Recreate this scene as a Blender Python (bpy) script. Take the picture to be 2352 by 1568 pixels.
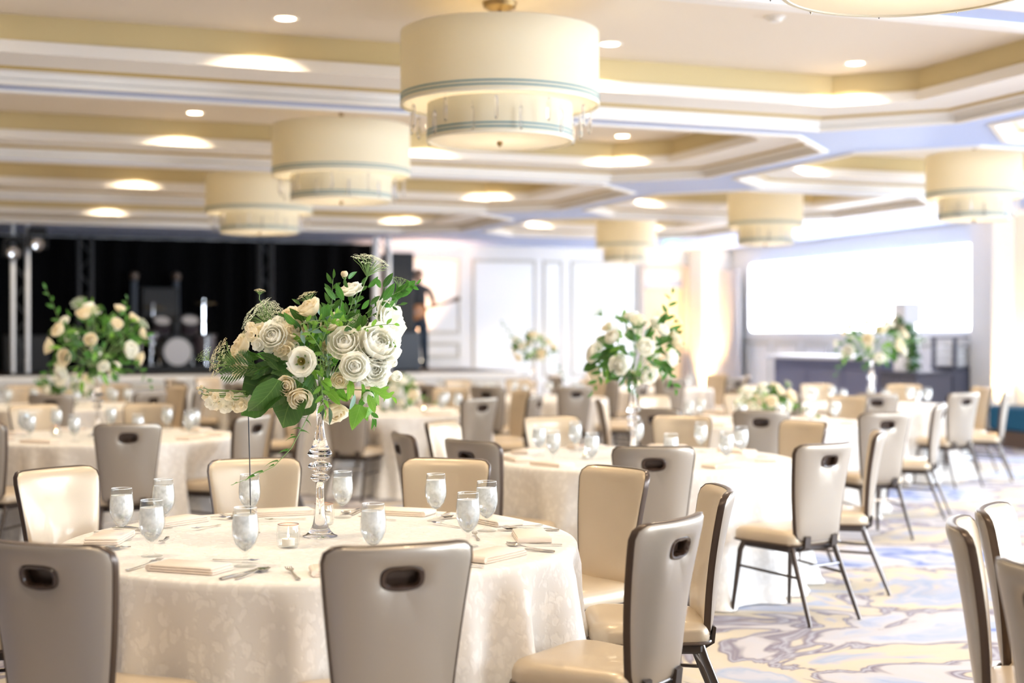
import bpy, bmesh, math, random
from math import sin, cos, pi, radians, sqrt, atan2, hypot
from mathutils import Vector, Matrix

for o in list(bpy.data.objects):
    bpy.data.objects.remove(o)
S = bpy.context.scene
COL = S.collection
random.seed(7)

# ------------------------------------------------------------------ camera, world, lights, exposure
H = 1.48
PHI = radians(20.5)
CU, SU = cos(PHI), sin(PHI)
F = 2352 * 50 / 36.0
HY = 772.0


def W(u, v, z=0.0):
    return Vector((u * CU - v * SU, u * SU + v * CU, z))


def P(px, py, d):
    return Vector(((px - 1176) / F * d, d, H + (HY - py) / F * d))


cam_d = bpy.data.cameras.new('camera')
cam = bpy.data.objects.new('camera', cam_d)
COL.objects.link(cam)
cam.location = (0, 0, H)
cam.rotation_euler = (radians(90 - 0.21), 0, 0)
cam_d.lens = 50
cam_d.sensor_width = 36
cam_d.clip_start = 0.05
cam_d.clip_end = 200
cam_d.dof.use_dof = True
cam_d.dof.focus_distance = 5.15
cam_d.dof.aperture_fstop = 1.5
S.camera = cam

vs = S.view_settings
vs.view_transform = 'Standard'
vs.look = 'None'
vs.gamma = 1.0
vs.use_curve_mapping = False
vs.exposure = 1.74
S.cycles.use_light_tree = True

wd = bpy.data.worlds.new('daylight')
S.world = wd
wd.use_nodes = True
bg = wd.node_tree.nodes['Background']
bg.inputs[0].default_value = (0.72, 0.86, 1.0, 1)
bg.inputs[1].default_value = 1.0


def area_light(name, loc, rot, sx, sy, power, col):
    l = bpy.data.lights.new(name, 'AREA')
    l.shape = 'RECTANGLE'
    l.size = sx
    l.size_y = sy
    l.energy = power
    l.color = col
    o = bpy.data.objects.new(name, l)
    o.location = loc
    o.rotation_euler = rot
    COL.objects.link(o)
    return o


def spot(name, loc, aim, power, angle, col, blend=0.6, radius=0.05):
    l = bpy.data.lights.new(name, 'SPOT')
    l.energy = power
    l.color = col
    l.spot_size = radians(angle)
    l.spot_blend = blend
    l.shadow_soft_size = radius
    o = bpy.data.objects.new(name, l)
    o.location = loc
    o.rotation_euler = (Vector(aim) - Vector(loc)).to_track_quat('-Z', 'Y').to_euler()
    COL.objects.link(o)
    return o


WIN_POWER = 84.0
WIN_COL = (0.80, 0.90, 1.0)
WIN_V = [-3.2, 0.6, 4.4, 8.2, 12.0]
for v, k in zip(WIN_V, (1.75, 1.65, 1.05, 0.65, 0.6)):     # daylight through the tall windows of the right wall
    p = W(13.72, v, 1.60)
    area_light('window_daylight', p, (radians(90 - 24), 0, PHI + radians(90)), 3.0, 2.5, WIN_POWER * k, WIN_COL).data.spread = radians(112)
WIN_F = [8.2, 11.6]
for u in WIN_F:                                   # daylight through the windows of the wall behind the camera, at its right end
    area_light('window_daylight', W(u, -5.62, 1.60), (radians(90 - 12), 0, PHI), 3.0, 2.5, 135, WIN_COL).data.spread = radians(125)
WARM = (1.0, 0.81, 0.56)
DOWN_POWER = 33.0

# ------------------------------------------------------------------ materials
MATS = {}


def mat(name, col, rough=0.5, metal=0.0, spec=0.5, trans=0.0, ior=1.45, emit=None, estr=0.0, sheen=0.0, coat=0.0,
        noise=None, bump=None, sss=0.0):
    """noise=(scale, second colour, amount), bump=(scale, strength)"""
    m = bpy.data.materials.new(name)
    m.use_nodes = True
    nt = m.node_tree
    b = nt.nodes['Principled BSDF']
    b.inputs['Base Color'].default_value = (*col, 1)
    b.inputs['Roughness'].default_value = rough
    b.inputs['Metallic'].default_value = metal
    b.inputs['Specular IOR Level'].default_value = spec
    b.inputs['Transmission Weight'].default_value = trans
    b.inputs['IOR'].default_value = ior
    b.inputs['Sheen Weight'].default_value = sheen
    b.inputs['Coat Weight'].default_value = coat
    if sss:
        b.inputs['Subsurface Weight'].default_value = sss
        b.inputs['Subsurface Radius'].default_value = (0.01, 0.01, 0.008)
    if emit:
        b.inputs['Emission Color'].default_value = (*emit, 1)
        b.inputs['Emission Strength'].default_value = estr
    if noise or bump:
        tc = nt.nodes.new('ShaderNodeTexCoord')
    if noise:
        n = nt.nodes.new('ShaderNodeTexNoise')
        n.inputs['Scale'].default_value = noise[0]
        n.inputs['Detail'].default_value = 4
        nt.links.new(tc.outputs['Object'], n.inputs['Vector'])
        mx = nt.nodes.new('ShaderNodeMix')
        mx.data_type = 'RGBA'
        mx.inputs[6].default_value = (*col, 1)
        mx.inputs[7].default_value = (*noise[1], 1)
        ml = nt.nodes.new('ShaderNodeMath')
        ml.operation = 'MULTIPLY'
        ml.inputs[1].default_value = noise[2]
        nt.links.new(n.outputs['Fac'], ml.inputs[0])
        nt.links.new(ml.outputs[0], mx.inputs[0])
        nt.links.new(mx.outputs[2], b.inputs['Base Color'])
    if bump:
        n2 = nt.nodes.new('ShaderNodeTexNoise')
        n2.inputs['Scale'].default_value = bump[0]
        nt.links.new(tc.outputs['Object'], n2.inputs['Vector'])
        bp = nt.nodes.new('ShaderNodeBump')
        bp.inputs['Strength'].default_value = bump[1]
        bp.inputs['Distance'].default_value = 0.01
        nt.links.new(n2.outputs['Fac'], bp.inputs['Height'])
        nt.links.new(bp.outputs['Normal'], b.inputs['Normal'])
    MATS[name] = m
    return m


mat('wall_paint', (0.84, 0.83, 0.81), 0.6, noise=(3, (0.80, 0.79, 0.78), 0.5))
mat('wood_panelling', (0.16, 0.11, 0.08), 0.5)
mat('tan_paint', (0.46, 0.37, 0.28), 0.6)
mat('panel_paint', (0.86, 0.87, 0.87), 0.5)
mat('moulding_paint', (0.66, 0.64, 0.58), 0.5)
mat('soffit_daylight_tint', (0.47, 0.56, 0.83), 0.55)  # blue stands in for cool daylight bounced up onto the soffit
mat('coffer_trim_paint', (0.86, 0.82, 0.77), 0.45)
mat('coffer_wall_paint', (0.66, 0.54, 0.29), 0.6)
mat('gilt_paint', (0.48, 0.34, 0.11), 0.5)
mat('tray_paint', (0.82, 0.73, 0.61), 0.7)
mat('vinyl', (0.60, 0.49, 0.35), 0.36, metal=0.25, spec=0.6, coat=0.15, noise=(9, (0.53, 0.43, 0.31), 0.5), bump=(260, 0.05))
mat('vinyl_back', (0.40, 0.345, 0.28), 0.36, metal=0.55, spec=0.7, coat=0.2, bump=(260, 0.05))
mat('bronze', (0.075, 0.048, 0.033), 0.30, metal=0.35, spec=0.6)
mat('handle_brown', (0.05, 0.028, 0.018), 0.22, spec=0.7)
mat('leg_metal', (0.10, 0.082, 0.072), 0.28, metal=0.85)
mat('light_metal', (0.62, 0.62, 0.62), 0.25, metal=0.8)
mat('seat_base', (0.05, 0.035, 0.028), 0.6)
mat('shade_fabric', (0.86, 0.81, 0.66), 0.8, noise=(160, (0.80, 0.75, 0.61), 0.6), bump=(300, 0.06))
mat('shade_trim', (0.88, 0.83, 0.70), 0.7)
mat('teal_band', (0.10, 0.26, 0.32), 0.6)
mat('diffuser', (0.83, 0.80, 0.77), 0.5)
mat('antique_brass', (0.35, 0.25, 0.12), 0.32, metal=0.9)
mat('chrome', (0.75, 0.75, 0.77), 0.12, metal=1.0)
mat('silver', (0.72, 0.70, 0.68), 0.16, metal=1.0)
mat('napkin', (0.87, 0.76, 0.66), 0.85, sheen=0.2, bump=(600, 0.15))
mat('rose_gold', (0.80, 0.45, 0.32), 0.2, metal=1.0)
mat('wax', (0.90, 0.84, 0.76), 0.5, sss=0.3)
mat('flame', (1, 0.7, 0.3), 0.5, emit=(1.0, 0.62, 0.25), estr=18)
mat('lamp_lens', (1, 0.9, 0.7), 0.5, emit=(1.0, 0.86, 0.62), estr=7)
mat('petal_white', (0.96, 0.955, 0.90), 0.55, noise=(30, (0.93, 0.90, 0.76), 0.35))
mat('petal_cream', (0.93, 0.86, 0.70), 0.55, noise=(30, (0.92, 0.80, 0.58), 0.4))
mat('petal_blush', (0.80, 0.66, 0.48), 0.6, sss=0.1)
mat('floret', (0.76, 0.80, 0.63), 0.6)
mat('floret_cream', (0.80, 0.75, 0.50), 0.6)
mat('floret_green', (0.38, 0.55, 0.20), 0.6)
mat('flower_eye', (0.10, 0.11, 0.02), 0.6, noise=(300, (0.35, 0.28, 0.03), 0.7))
mat('stem_green', (0.22, 0.36, 0.12), 0.5)
mat('leaf_dark', (0.040, 0.105, 0.022), 0.42, spec=0.5, noise=(40, (0.06, 0.15, 0.03), 0.5))
mat('leaf_mid', (0.050, 0.155, 0.040), 0.42, noise=(40, (0.09, 0.22, 0.05), 0.5))
mat('leaf_bright', (0.16, 0.36, 0.055), 0.42, noise=(40, (0.22, 0.42, 0.08), 0.5))
mat('leaf_grey', (0.25, 0.40, 0.33), 0.5)
mat('black_cloth', (0.0035, 0.0035, 0.0042), 0.95, spec=0.1)
mat('black_gear', (0.013, 0.014, 0.017), 0.55)
mat('grey_gear', (0.06, 0.075, 0.10), 0.5)
mat('aluminium', (0.88, 0.91, 0.96), 0.4, metal=0.2)
mat('dull_metal', (0.055, 0.057, 0.062), 0.5, metal=0.5)
mat('stage_floor', (0.035, 0.022, 0.016), 0.5)
mat('drum_head', (0.50, 0.51, 0.56), 0.5)
mat('drum_shell', (0.05, 0.04, 0.05), 0.25, coat=0.6)
mat('cymbal', (0.65, 0.5, 0.25), 0.25, metal=1.0)
mat('screen_glow', (0.9, 0.9, 0.9), 0.6, emit=(0.97, 0.985, 1.0), estr=3.6)
mat('exit_glow', (0.1, 0.5, 0.3), 0.5, emit=(0.30, 1.0, 0.62), estr=0.75)
mat('exit_face', (0.75, 0.9, 0.82), 0.5, emit=(0.72, 1.0, 0.86), estr=0.6)
mat('door_wood', (0.72, 0.56, 0.36), 0.45, noise=(4, (0.64, 0.48, 0.30), 0.5))
mat('door_frame', (0.50, 0.43, 0.38), 0.5)
mat('transom_paint', (0.55, 0.56, 0.60), 0.5)
mat('bar_front', (0.16, 0.17, 0.27), 0.5)
mat('bar_top', (0.74, 0.76, 0.82), 0.25)
mat('cabinet_dark', (0.10, 0.10, 0.13), 0.5)
mat('icing', (0.84, 0.85, 0.90), 0.5)
mat('ribbon', (0.04, 0.07, 0.16), 0.4)
mat('bench_blue', (0.006, 0.10, 0.20), 0.7)
mat('bench_wood', (0.13, 0.085, 0.06), 0.5)
mat('curtain_grey', (0.60, 0.58, 0.58), 0.8)
mat('linen', (0.86, 0.85, 0.84), 0.8)
mat('baseboard_wood', (0.13, 0.075, 0.05), 0.5)
mat('skin', (0.55, 0.34, 0.25), 0.55)
mat('hair', (0.02, 0.015, 0.012), 0.6)
mat('shirt', (0.045, 0.05, 0.06), 0.8)
mat('trousers', (0.015, 0.03, 0.055), 0.8)
mat('guitar_wood', (0.45, 0.20, 0.08), 0.25)
mat('acrylic', (0.93, 0.95, 0.97), 0.05)


def translucent(name, col, fac):
    nt = MATS[name].node_tree
    b = nt.nodes['Principled BSDF']
    t = nt.nodes.new('ShaderNodeBsdfTranslucent')
    t.inputs[0].default_value = (*col, 1)
    mx = nt.nodes.new('ShaderNodeMixShader')
    mx.inputs[0].default_value = fac
    nt.links.new(b.outputs[0], mx.inputs[1])
    nt.links.new(t.outputs[0], mx.inputs[2])
    nt.links.new(mx.outputs[0], nt.nodes['Material Output'].inputs[0])


for n_, c_, f_ in (('petal_white', (0.99, 0.98, 0.92), 0.55), ('petal_cream', (0.99, 0.93, 0.78), 0.55), ('leaf_dark', (0.08, 0.22, 0.03), 0.25), ('leaf_mid', (0.12, 0.38, 0.05), 0.35), ('leaf_bright', (0.30, 0.62, 0.07), 0.4),
                   ('floret', (0.85, 0.9, 0.7), 0.3), ('floret_cream', (0.9, 0.85, 0.6), 0.3), ('floret_green', (0.5, 0.7, 0.25), 0.3)):
    translucent(n_, c_, f_)
translucent('shade_fabric', (0.9, 0.82, 0.62), 0.25)
translucent('diffuser', (0.9, 0.88, 0.84), 0.5)


def veins(name, col):
    nt = MATS[name].node_tree
    N = nt.nodes.new
    b = nt.nodes['Principled BSDF']
    src = b.inputs['Base Color'].links[0].from_socket
    tc = N('ShaderNodeTexCoord')
    sp = N('ShaderNodeSeparateXYZ')
    nt.links.new(tc.outputs['Object'], sp.inputs[0])

    def mth(op, a, c=None, v=None):
        m = N('ShaderNodeMath')
        m.operation = op
        nt.links.new(a, m.inputs[0])
        if c is not None:
            nt.links.new(c, m.inputs[1])
        elif v is not None:
            m.inputs[1].default_value = v
        return m.outputs[0]
    ax = mth('ABSOLUTE', sp.outputs[0])
    mid = mth('LESS_THAN', ax, v=0.012)
    ph = mth('FRACT', mth('MULTIPLY', mth('SUBTRACT', sp.outputs[1], mth('MULTIPLY', ax, v=0.9)), v=7.0))
    side = mth('LESS_THAN', ph, v=0.09)
    mk = mth('MULTIPLY', mth('MAXIMUM', mid, mth('MULTIPLY', side, v=0.55)), v=0.7)
    mx = N('ShaderNodeMix')
    mx.data_type = 'RGBA'
    mx.inputs[7].default_value = (*col, 1)
    nt.links.new(mk, mx.inputs[0])
    nt.links.new(src, mx.inputs[6])
    nt.links.new(mx.outputs[2], b.inputs['Base Color'])


veins('leaf_dark', (0.16, 0.30, 0.07))
veins('leaf_mid', (0.20, 0.36, 0.09))
veins('leaf_bright', (0.36, 0.55, 0.15))


def glassy(name, tint=(1, 1, 1), fac=1.6, rough=0.0):
    """thin-walled glass: clear, with Fresnel reflections"""
    m = bpy.data.materials.new(name)
    m.use_nodes = True
    nt = m.node_tree
    nt.nodes.remove(nt.nodes['Principled BSDF'])
    out = nt.nodes['Material Output']
    t = nt.nodes.new('ShaderNodeBsdfTransparent')
    t.inputs[0].default_value = (*tint, 1)
    g = nt.nodes.new('ShaderNodeBsdfGlossy')
    g.inputs['Roughness'].default_value = rough
    lw = nt.nodes.new('ShaderNodeLayerWeight')
    lw.inputs[0].default_value = 0.5
    pwn = nt.nodes.new('ShaderNodeMath')
    pwn.operation = 'POWER'
    pwn.inputs[1].default_value = 4.0
    nt.links.new(lw.outputs['Facing'], pwn.inputs[0])
    fr = nt.nodes.new('ShaderNodeMath')
    fr.operation = 'MULTIPLY_ADD'
    fr.inputs[1].default_value = 0.45
    fr.inputs[2].default_value = 0.045
    nt.links.new(pwn.outputs[0], fr.inputs[0])
    mx = nt.nodes.new('ShaderNodeMixShader')
    nt.links.new(fr.outputs[0], mx.inputs[0])
    nt.links.new(t.outputs[0], mx.inputs[1])
    nt.links.new(g.outputs[0], mx.inputs[2])
    nt.links.new(mx.outputs[0], out.inputs[0])
    MATS[name] = m


glassy('thin_glass', (0.97, 0.98, 0.98), 1.5)
mat('crystal', (0.98, 0.98, 1.0), 0.01, trans=1.0, ior=1.5, spec=0.6)


def ice_mat():
    m = mat('ice_water', (0.96, 0.97, 0.98), 0.08, trans=1.0, ior=1.31)
    nt = m.node_tree
    b = nt.nodes['Principled BSDF']
    tc = nt.nodes.new('ShaderNodeTexCoord')
    ns = nt.nodes.new('ShaderNodeTexNoise')
    ns.inputs['Scale'].default_value = 38
    ns.inputs['Detail'].default_value = 3
    nt.links.new(tc.outputs['Object'], ns.inputs['Vector'])
    sp = nt.nodes.new('ShaderNodeSeparateXYZ')
    nt.links.new(tc.outputs['Object'], sp.inputs[0])
    hz = nt.nodes.new('ShaderNodeMapRange')          # ice floats: milky at the top, clear water below
    hz.inputs[1].default_value = 0.075
    hz.inputs[2].default_value = 0.125
    hz.inputs[3].default_value = 0.45
    hz.inputs[4].default_value = 0.0
    nt.links.new(sp.outputs[2], hz.inputs[0])
    cr = nt.nodes.new('ShaderNodeMapRange')
    cr.inputs[1].default_value = 0.35
    cr.inputs[2].default_value = 0.7
    cr.inputs[3].default_value = 0.10
    cr.inputs[4].default_value = 0.48
    nt.links.new(ns.outputs['Fac'], cr.inputs[0])
    ad = nt.nodes.new('ShaderNodeMath')
    ad.use_clamp = True
    nt.links.new(hz.outputs[0], ad.inputs[0])
    nt.links.new(cr.outputs[0], ad.inputs[1])
    nt.links.new(ad.outputs[0], b.inputs['Transmission Weight'])
    bp = nt.nodes.new('ShaderNodeBump')
    bp.inputs['Strength'].default_value = 0.2
    bp.inputs['Distance'].default_value = 0.004
    nt.links.new(ns.outputs['Fac'], bp.inputs['Height'])
    nt.links.new(bp.outputs['Normal'], b.inputs['Normal'])


ice_mat()


def cloth_mat():
    m = mat('damask', (0.88, 0.85, 0.81), 0.62, sheen=0.15)
    nt = m.node_tree
    b = nt.nodes['Principled BSDF']
    tc = nt.nodes.new('ShaderNodeTexCoord')
    mp = nt.nodes.new('ShaderNodeMapping')
    mp.inputs['Scale'].default_value = (1, 1, 0.8)
    nt.links.new(tc.outputs['Object'], mp.inputs['Vector'])
    ns = nt.nodes.new('ShaderNodeTexNoise')
    ns.inputs['Scale'].default_value = 24
    nt.links.new(mp.outputs[0], ns.inputs['Vector'])
    va = nt.nodes.new('ShaderNodeVectorMath')
    va.operation = 'MULTIPLY_ADD'
    va.inputs[1].default_value = (0.075, 0.075, 0.075)
    nt.links.new(ns.outputs['Color'], va.inputs[0])
    nt.links.new(mp.outputs[0], va.inputs[2])
    vo = nt.nodes.new('ShaderNodeTexVoronoi')
    vo.feature = 'F1'
    vo.inputs['Scale'].default_value = 27
    nt.links.new(va.outputs[0], vo.inputs['Vector'])
    mr = nt.nodes.new('ShaderNodeMapRange')
    mr.inputs[1].default_value = 0.30
    mr.inputs[2].default_value = 0.52
    nt.links.new(vo.outputs['Distance'], mr.inputs[0])
    mx = nt.nodes.new('ShaderNodeMix')
    mx.data_type = 'RGBA'
    mx.inputs[6].default_value = (0.90, 0.87, 0.83, 1)
    mx.inputs[7].default_value = (0.82, 0.79, 0.75, 1)
    nt.links.new(mr.outputs[0], mx.inputs[0])
    nt.links.new(mx.outputs[2], b.inputs['Base Color'])
    rr = nt.nodes.new('ShaderNodeMapRange')
    rr.inputs[3].default_value = 0.42
    rr.inputs[4].default_value = 0.75
    nt.links.new(mr.outputs[0], rr.inputs[0])
    nt.links.new(rr.outputs[0], b.inputs['Roughness'])
    bp = nt.nodes.new('ShaderNodeBump')
    bp.inputs['Strength'].default_value = 0.25
    bp.inputs['Distance'].default_value = 0.003
    nt.links.new(mr.outputs[0], bp.inputs['Height'])
    nt.links.new(bp.outputs['Normal'], b.inputs['Normal'])


cloth_mat()


def carpet_mat():
    m = mat('carpet', (0.6, 0.6, 0.65), 0.95, spec=0.1)
    nt = m.node_tree
    N = nt.nodes.new
    b = nt.nodes['Principled BSDF']
    tc = N('ShaderNodeTexCoord')
    mp = N('ShaderNodeMapping')
    mp.inputs['Rotation'].default_value = (0, 0, radians(8))
    mp.inputs['Scale'].default_value = (0.75, 1.0, 1)
    nt.links.new(tc.outputs['Object'], mp.inputs['Vector'])
    n1 = N('ShaderNodeTexNoise')
    n1.inputs['Scale'].default_value = 0.55
    n1.inputs['Detail'].default_value = 3
    n1.inputs['Distortion'].default_value = 0.9
    nt.links.new(mp.outputs[0], n1.inputs['Vector'])
    va = N('ShaderNodeVectorMath')
    va.operation = 'MULTIPLY_ADD'
    va.inputs[1].default_value = (2.6, 2.6, 0)
    nt.links.new(n1.outputs['Color'], va.inputs[0])
    nt.links.new(mp.outputs[0], va.inputs[2])
    n2 = N('ShaderNodeTexNoise')
    n2.inputs['Scale'].default_value = 0.85
    n2.inputs['Detail'].default_value = 5
    n2.inputs['Roughness'].default_value = 0.5
    nt.links.new(va.outputs[0], n2.inputs['Vector'])
    wv = N('ShaderNodeMath')
    wv.operation = 'MULTIPLY'
    wv.inputs[1].default_value = 3.1
    nt.links.new(n2.outputs['Fac'], wv.inputs[0])
    fr = N('ShaderNodeMath')
    fr.operation = 'FRACT'
    nt.links.new(wv.outputs[0], fr.inputs[0])
    cr = N('ShaderNodeValToRGB')
    el = cr.color_ramp.elements
    el[0].position, el[0].color = 0.0, (0.60, 0.61, 0.67, 1)
    el[1].position, el[1].color = 1.0, (0.60, 0.61, 0.67, 1)
    for p, c in ((0.10, (0.50, 0.57, 0.70)), (0.19, (0.12, 0.20, 0.58)), (0.26, (0.45, 0.53, 0.72)), (0.36, (0.63, 0.64, 0.69)),
                 (0.47, (0.66, 0.63, 0.63)), (0.53, (0.23, 0.20, 0.25)), (0.565, (0.50, 0.50, 0.58)), (0.60, (0.24, 0.21, 0.25)), (0.63, (0.70, 0.62, 0.47)),
                 (0.77, (0.72, 0.64, 0.48)), (0.82, (0.60, 0.57, 0.58)), (0.90, (0.42, 0.50, 0.66))):
        e = el.new(p)
        e.color = (*c, 1)
    nt.links.new(fr.outputs[0], cr.inputs[0])
    n3 = N('ShaderNodeTexNoise')
    n3.inputs['Scale'].default_value = 9
    n3.inputs['Detail'].default_value = 6
    nt.links.new(va.outputs[0], n3.inputs['Vector'])
    mr = N('ShaderNodeMapRange')
    mr.inputs[1].default_value = 0.35
    mr.inputs[2].default_value = 0.7
    mr.inputs[3].default_value = 0.0
    mr.inputs[4].default_value = 0.30
    nt.links.new(n3.outputs['Fac'], mr.inputs[0])
    mx = N('ShaderNodeMix')
    mx.data_type = 'RGBA'
    mx.inputs[7].default_value = (0.62, 0.63, 0.68, 1)
    nt.links.new(mr.outputs[0], mx.inputs[0])
    nt.links.new(cr.outputs[0], mx.inputs[6])
    dk = N('ShaderNodeMix')
    dk.data_type = 'RGBA'
    dk.blend_type = 'MULTIPLY'
    dk.inputs[0].default_value = 1.0
    dk.inputs[7].default_value = (0.80, 0.80, 0.83, 1)
    nt.links.new(mx.outputs[2], dk.inputs[6])
    nt.links.new(dk.outputs[2], b.inputs['Base Color'])
    n4 = N('ShaderNodeTexNoise')
    n4.inputs['Scale'].default_value = 350
    nt.links.new(tc.outputs['Object'], n4.inputs['Vector'])
    bp = N('ShaderNodeBump')
    bp.inputs['Strength'].default_value = 0.3
    bp.inputs['Distance'].default_value = 0.004
    nt.links.new(n4.outputs['Fac'], bp.inputs['Height'])
    nt.links.new(bp.outputs['Normal'], b.inputs['Normal'])


carpet_mat()


# ------------------------------------------------------------------ mesh helpers
class MB:
    """collects faces; build() links them as ONE mesh object"""

    def __init__(self):
        self.v, self.f, self.mi = [], [], []

    def add(self, vs, fs, mi=0, M=None):
        k = len(self.v)
        self.v += [tuple(M @ Vector(p)) if M else tuple(p) for p in vs]
        for f in fs:
            self.f.append([i + k for i in f])
            self.mi.append(mi)
        return self

    def box(self, c, s, M=None, mi=0, bev=0.0):
        x, y, z = s[0] / 2, s[1] / 2, s[2] / 2
        if bev <= 0:
            vs = [(c[0] + a * x, c[1] + b * y, c[2] + d * z) for d in (-1, 1) for b in (-1, 1) for a in (-1, 1)]
            fs = [(0, 2, 3, 1), (4, 5, 7, 6), (0, 1, 5, 4), (2, 6, 7, 3), (0, 4, 6, 2), (1, 3, 7, 5)]
            return self.add(vs, fs, mi, M)
        lay = []
        for zz, ins in ((-z, bev), (-z + bev, 0), (z - bev, 0), (z, bev)):
            ring = []
            for (sx, sy) in ((-1, -1), (1, -1), (1, 1), (-1, 1)):
                X, Y = (x - ins) * sx, (y - ins) * sy
                pts = [(X, (y - ins - bev) * sy), ((x - ins - bev) * sx, Y)]
                if sx * sy < 0:
                    pts.reverse()
                if True:
                    ring += [(c[0] + p[0], c[1] + p[1], c[2] + zz) for p in pts]
            lay.append(ring)
        return self.loops(lay, True, True, True, M, mi)

    def loops(self, L, closed=True, cap0=False, cap1=False, M=None, mi=0):
        n = len(L[0])
        vs = [p for l in L for p in l]
        fs = []
        for i in range(len(L) - 1):
            for j in range(n if closed else n - 1):
                a, b = i * n + j, i * n + (j + 1) % n
                fs.append((a, b, b + n, a + n))
        if cap0:
            fs.append(tuple(range(n - 1, -1, -1)))
        if cap1:
            k = (len(L) - 1) * n
            fs.append(tuple(k + i for i in range(n)))
        return self.add(vs, fs, mi, M)

    def lathe(self, prof, n=24, M=None, mi=0, cap0=False, cap1=False):
        L = [[(r * cos(2 * pi * j / n), r * sin(2 * pi * j / n), z) for j in range(n)] for r, z in prof]
        return self.loops(L, True, cap0, cap1, M, mi)

    def tube(self, pts, r, n=8, closed=False, M=None, mi=0, cap=True, flat=1.0):
        pts = [Vector(p) for p in pts]
        m = len(pts)
        rs = r if isinstance(r, (list, tuple)) else [r] * m
        L = []
        ref = None
        for i, p in enumerate(pts):
            if closed:
                t = pts[(i + 1) % m] - pts[i - 1]
            else:
                t = pts[min(i + 1, m - 1)] - pts[max(i - 1, 0)]
            t = t.normalized() if t.length > 1e-9 else Vector((0, 0, 1))
            if ref is None:
                ref = Vector((0, 0, 1)) if abs(t.z) < 0.9 else Vector((0, 1, 0))
            a = t.cross(ref)
            if a.length < 1e-6:
                a = t.cross(Vector((1, 0, 0.1)))
            a.normalize()
            b = a.cross(t).normalized()
            ref = b
            L.append([tuple(p + a * cos(2 * pi * k / n) * rs[i] + b * sin(2 * pi * k / n) * rs[i] * flat) for k in range(n)])
        if closed:
            L.append(L[0])
        return self.loops(L, True, cap and not closed, cap and not closed, M, mi)

    def mesh(self, name, mats, smooth=True, auto=None):
        me = bpy.data.meshes.new(name)
        me.from_pydata(self.v, [], self.f)
        if not isinstance(mats, (list, tuple)):
            mats = [mats]
        for m in mats:
            me.materials.append(MATS[m])
        me.polygons.foreach_set('material_index', self.mi)
        if smooth:
            me.polygons.foreach_set('use_smooth', [True] * len(self.f))
        bm = bmesh.new()
        bm.from_mesh(me)
        bmesh.ops.recalc_face_normals(bm, faces=bm.faces)
        if smooth:
            lim = radians(auto or 42)
            for e in bm.edges:
                if len(e.link_faces) == 2 and e.calc_face_angle(0) > lim:
                    e.smooth = False
        bm.to_mesh(me)
        bm.free()
        return me


def obj(name, me, parent=None, loc=(0, 0, 0), rot=(0, 0, 0), sc=None, M=None):
    o = bpy.data.objects.new(name, me)
    COL.objects.link(o)
    if parent:
        o.parent = parent
    if M is not None:
        o.matrix_local = M
    else:
        o.location = loc
        o.rotation_euler = rot
        if sc is not None:
            o.scale = (sc, sc, sc) if not isinstance(sc, (tuple, list)) else sc
    return o


def part(name, mb, m, parent, smooth=True, auto=None, **k):
    return obj(name, mb.mesh(name, m, smooth, auto), parent, **k)


def tag(o, label, cat, group=None, kind=None):
    if label:
        o['label'] = label
    if cat:
        o['category'] = cat
    if group:
        o['group'] = group
    if kind:
        o['kind'] = kind
    return o


def thing(name, label, cat, loc=(0, 0, 0), rz=0.0, group=None):
    o = bpy.data.objects.new(name, None)
    COL.objects.link(o)
    o.location = loc
    o.rotation_euler = (0, 0, rz)
    o.empty_display_size = 0.1
    return tag(o, label, cat, group)


def dup(root, loc, rz, label=None, group=None):
    r = root.copy()
    COL.objects.link(r)
    r.location = loc
    r.rotation_euler = (0, 0, rz)
    if label:
        r['label'] = label
    if group:
        r['group'] = group
    for ch in KIDS[root.name]:
        c = ch.copy()
        COL.objects.link(c)
        c.parent = r
        for g in KIDS.get(ch.name, []):
            d = g.copy()
            COL.objects.link(d)
            d.parent = c
    return r


KIDS = {}


def register(root):
    KIDS[root.name] = list(root.children)
    for c in root.children:
        KIDS[c.name] = list(c.children)


def struct(name, mb, m, label=None, parent=None, smooth=False, rz=PHI, loc=(0, 0, 0)):
    o = obj(name, mb.mesh(name, m, smooth), parent, loc=loc, rot=(0, 0, rz if parent is None else 0))
    if parent is None:
        o['kind'] = 'structure'
        if label:
            o['label'] = label
    return o


# ------------------------------------------------------------------ room shell (room axes: u across, v deep)
U0, U1, V0, V1 = -6.0, 13.6, -5.5, 24.9
ZS, ZT = 3.16, 3.50          # soffit, tray ceiling

floor = struct('floor', MB().box(((U0 + U1) / 2, (V0 + V1) / 2, -0.05), (U1 - U0 + 0.8, V1 - V0 + 0.8, 0.1)), 'carpet',
               'blue, white and beige marbled ballroom carpet')

# coffers: (centre u, centre v, half u, half v, chamfer)
COF = []
VC = [0.0, 4.03, 8.10, 12.18, 16.20, 20.26]
for v in VC:
    COF.append((2.95, v, 4.20, 1.86, 0.76, 'L'))
    COF.append((9.43, v, 1.93, 1.86, 0.76, 'R'))


def octo(cu, cv, hu, hv, c, z):
    return [(cu + hu - c, cv - hv, z), (cu + hu, cv - hv + c, z), (cu + hu, cv + hv - c, z), (cu + hu - c, cv + hv, z),
            (cu - hu + c, cv + hv, z), (cu - hu, cv + hv - c, z), (cu - hu, cv - hv + c, z), (cu - hu + c, cv - hv, z)]


sof = MB()


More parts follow.
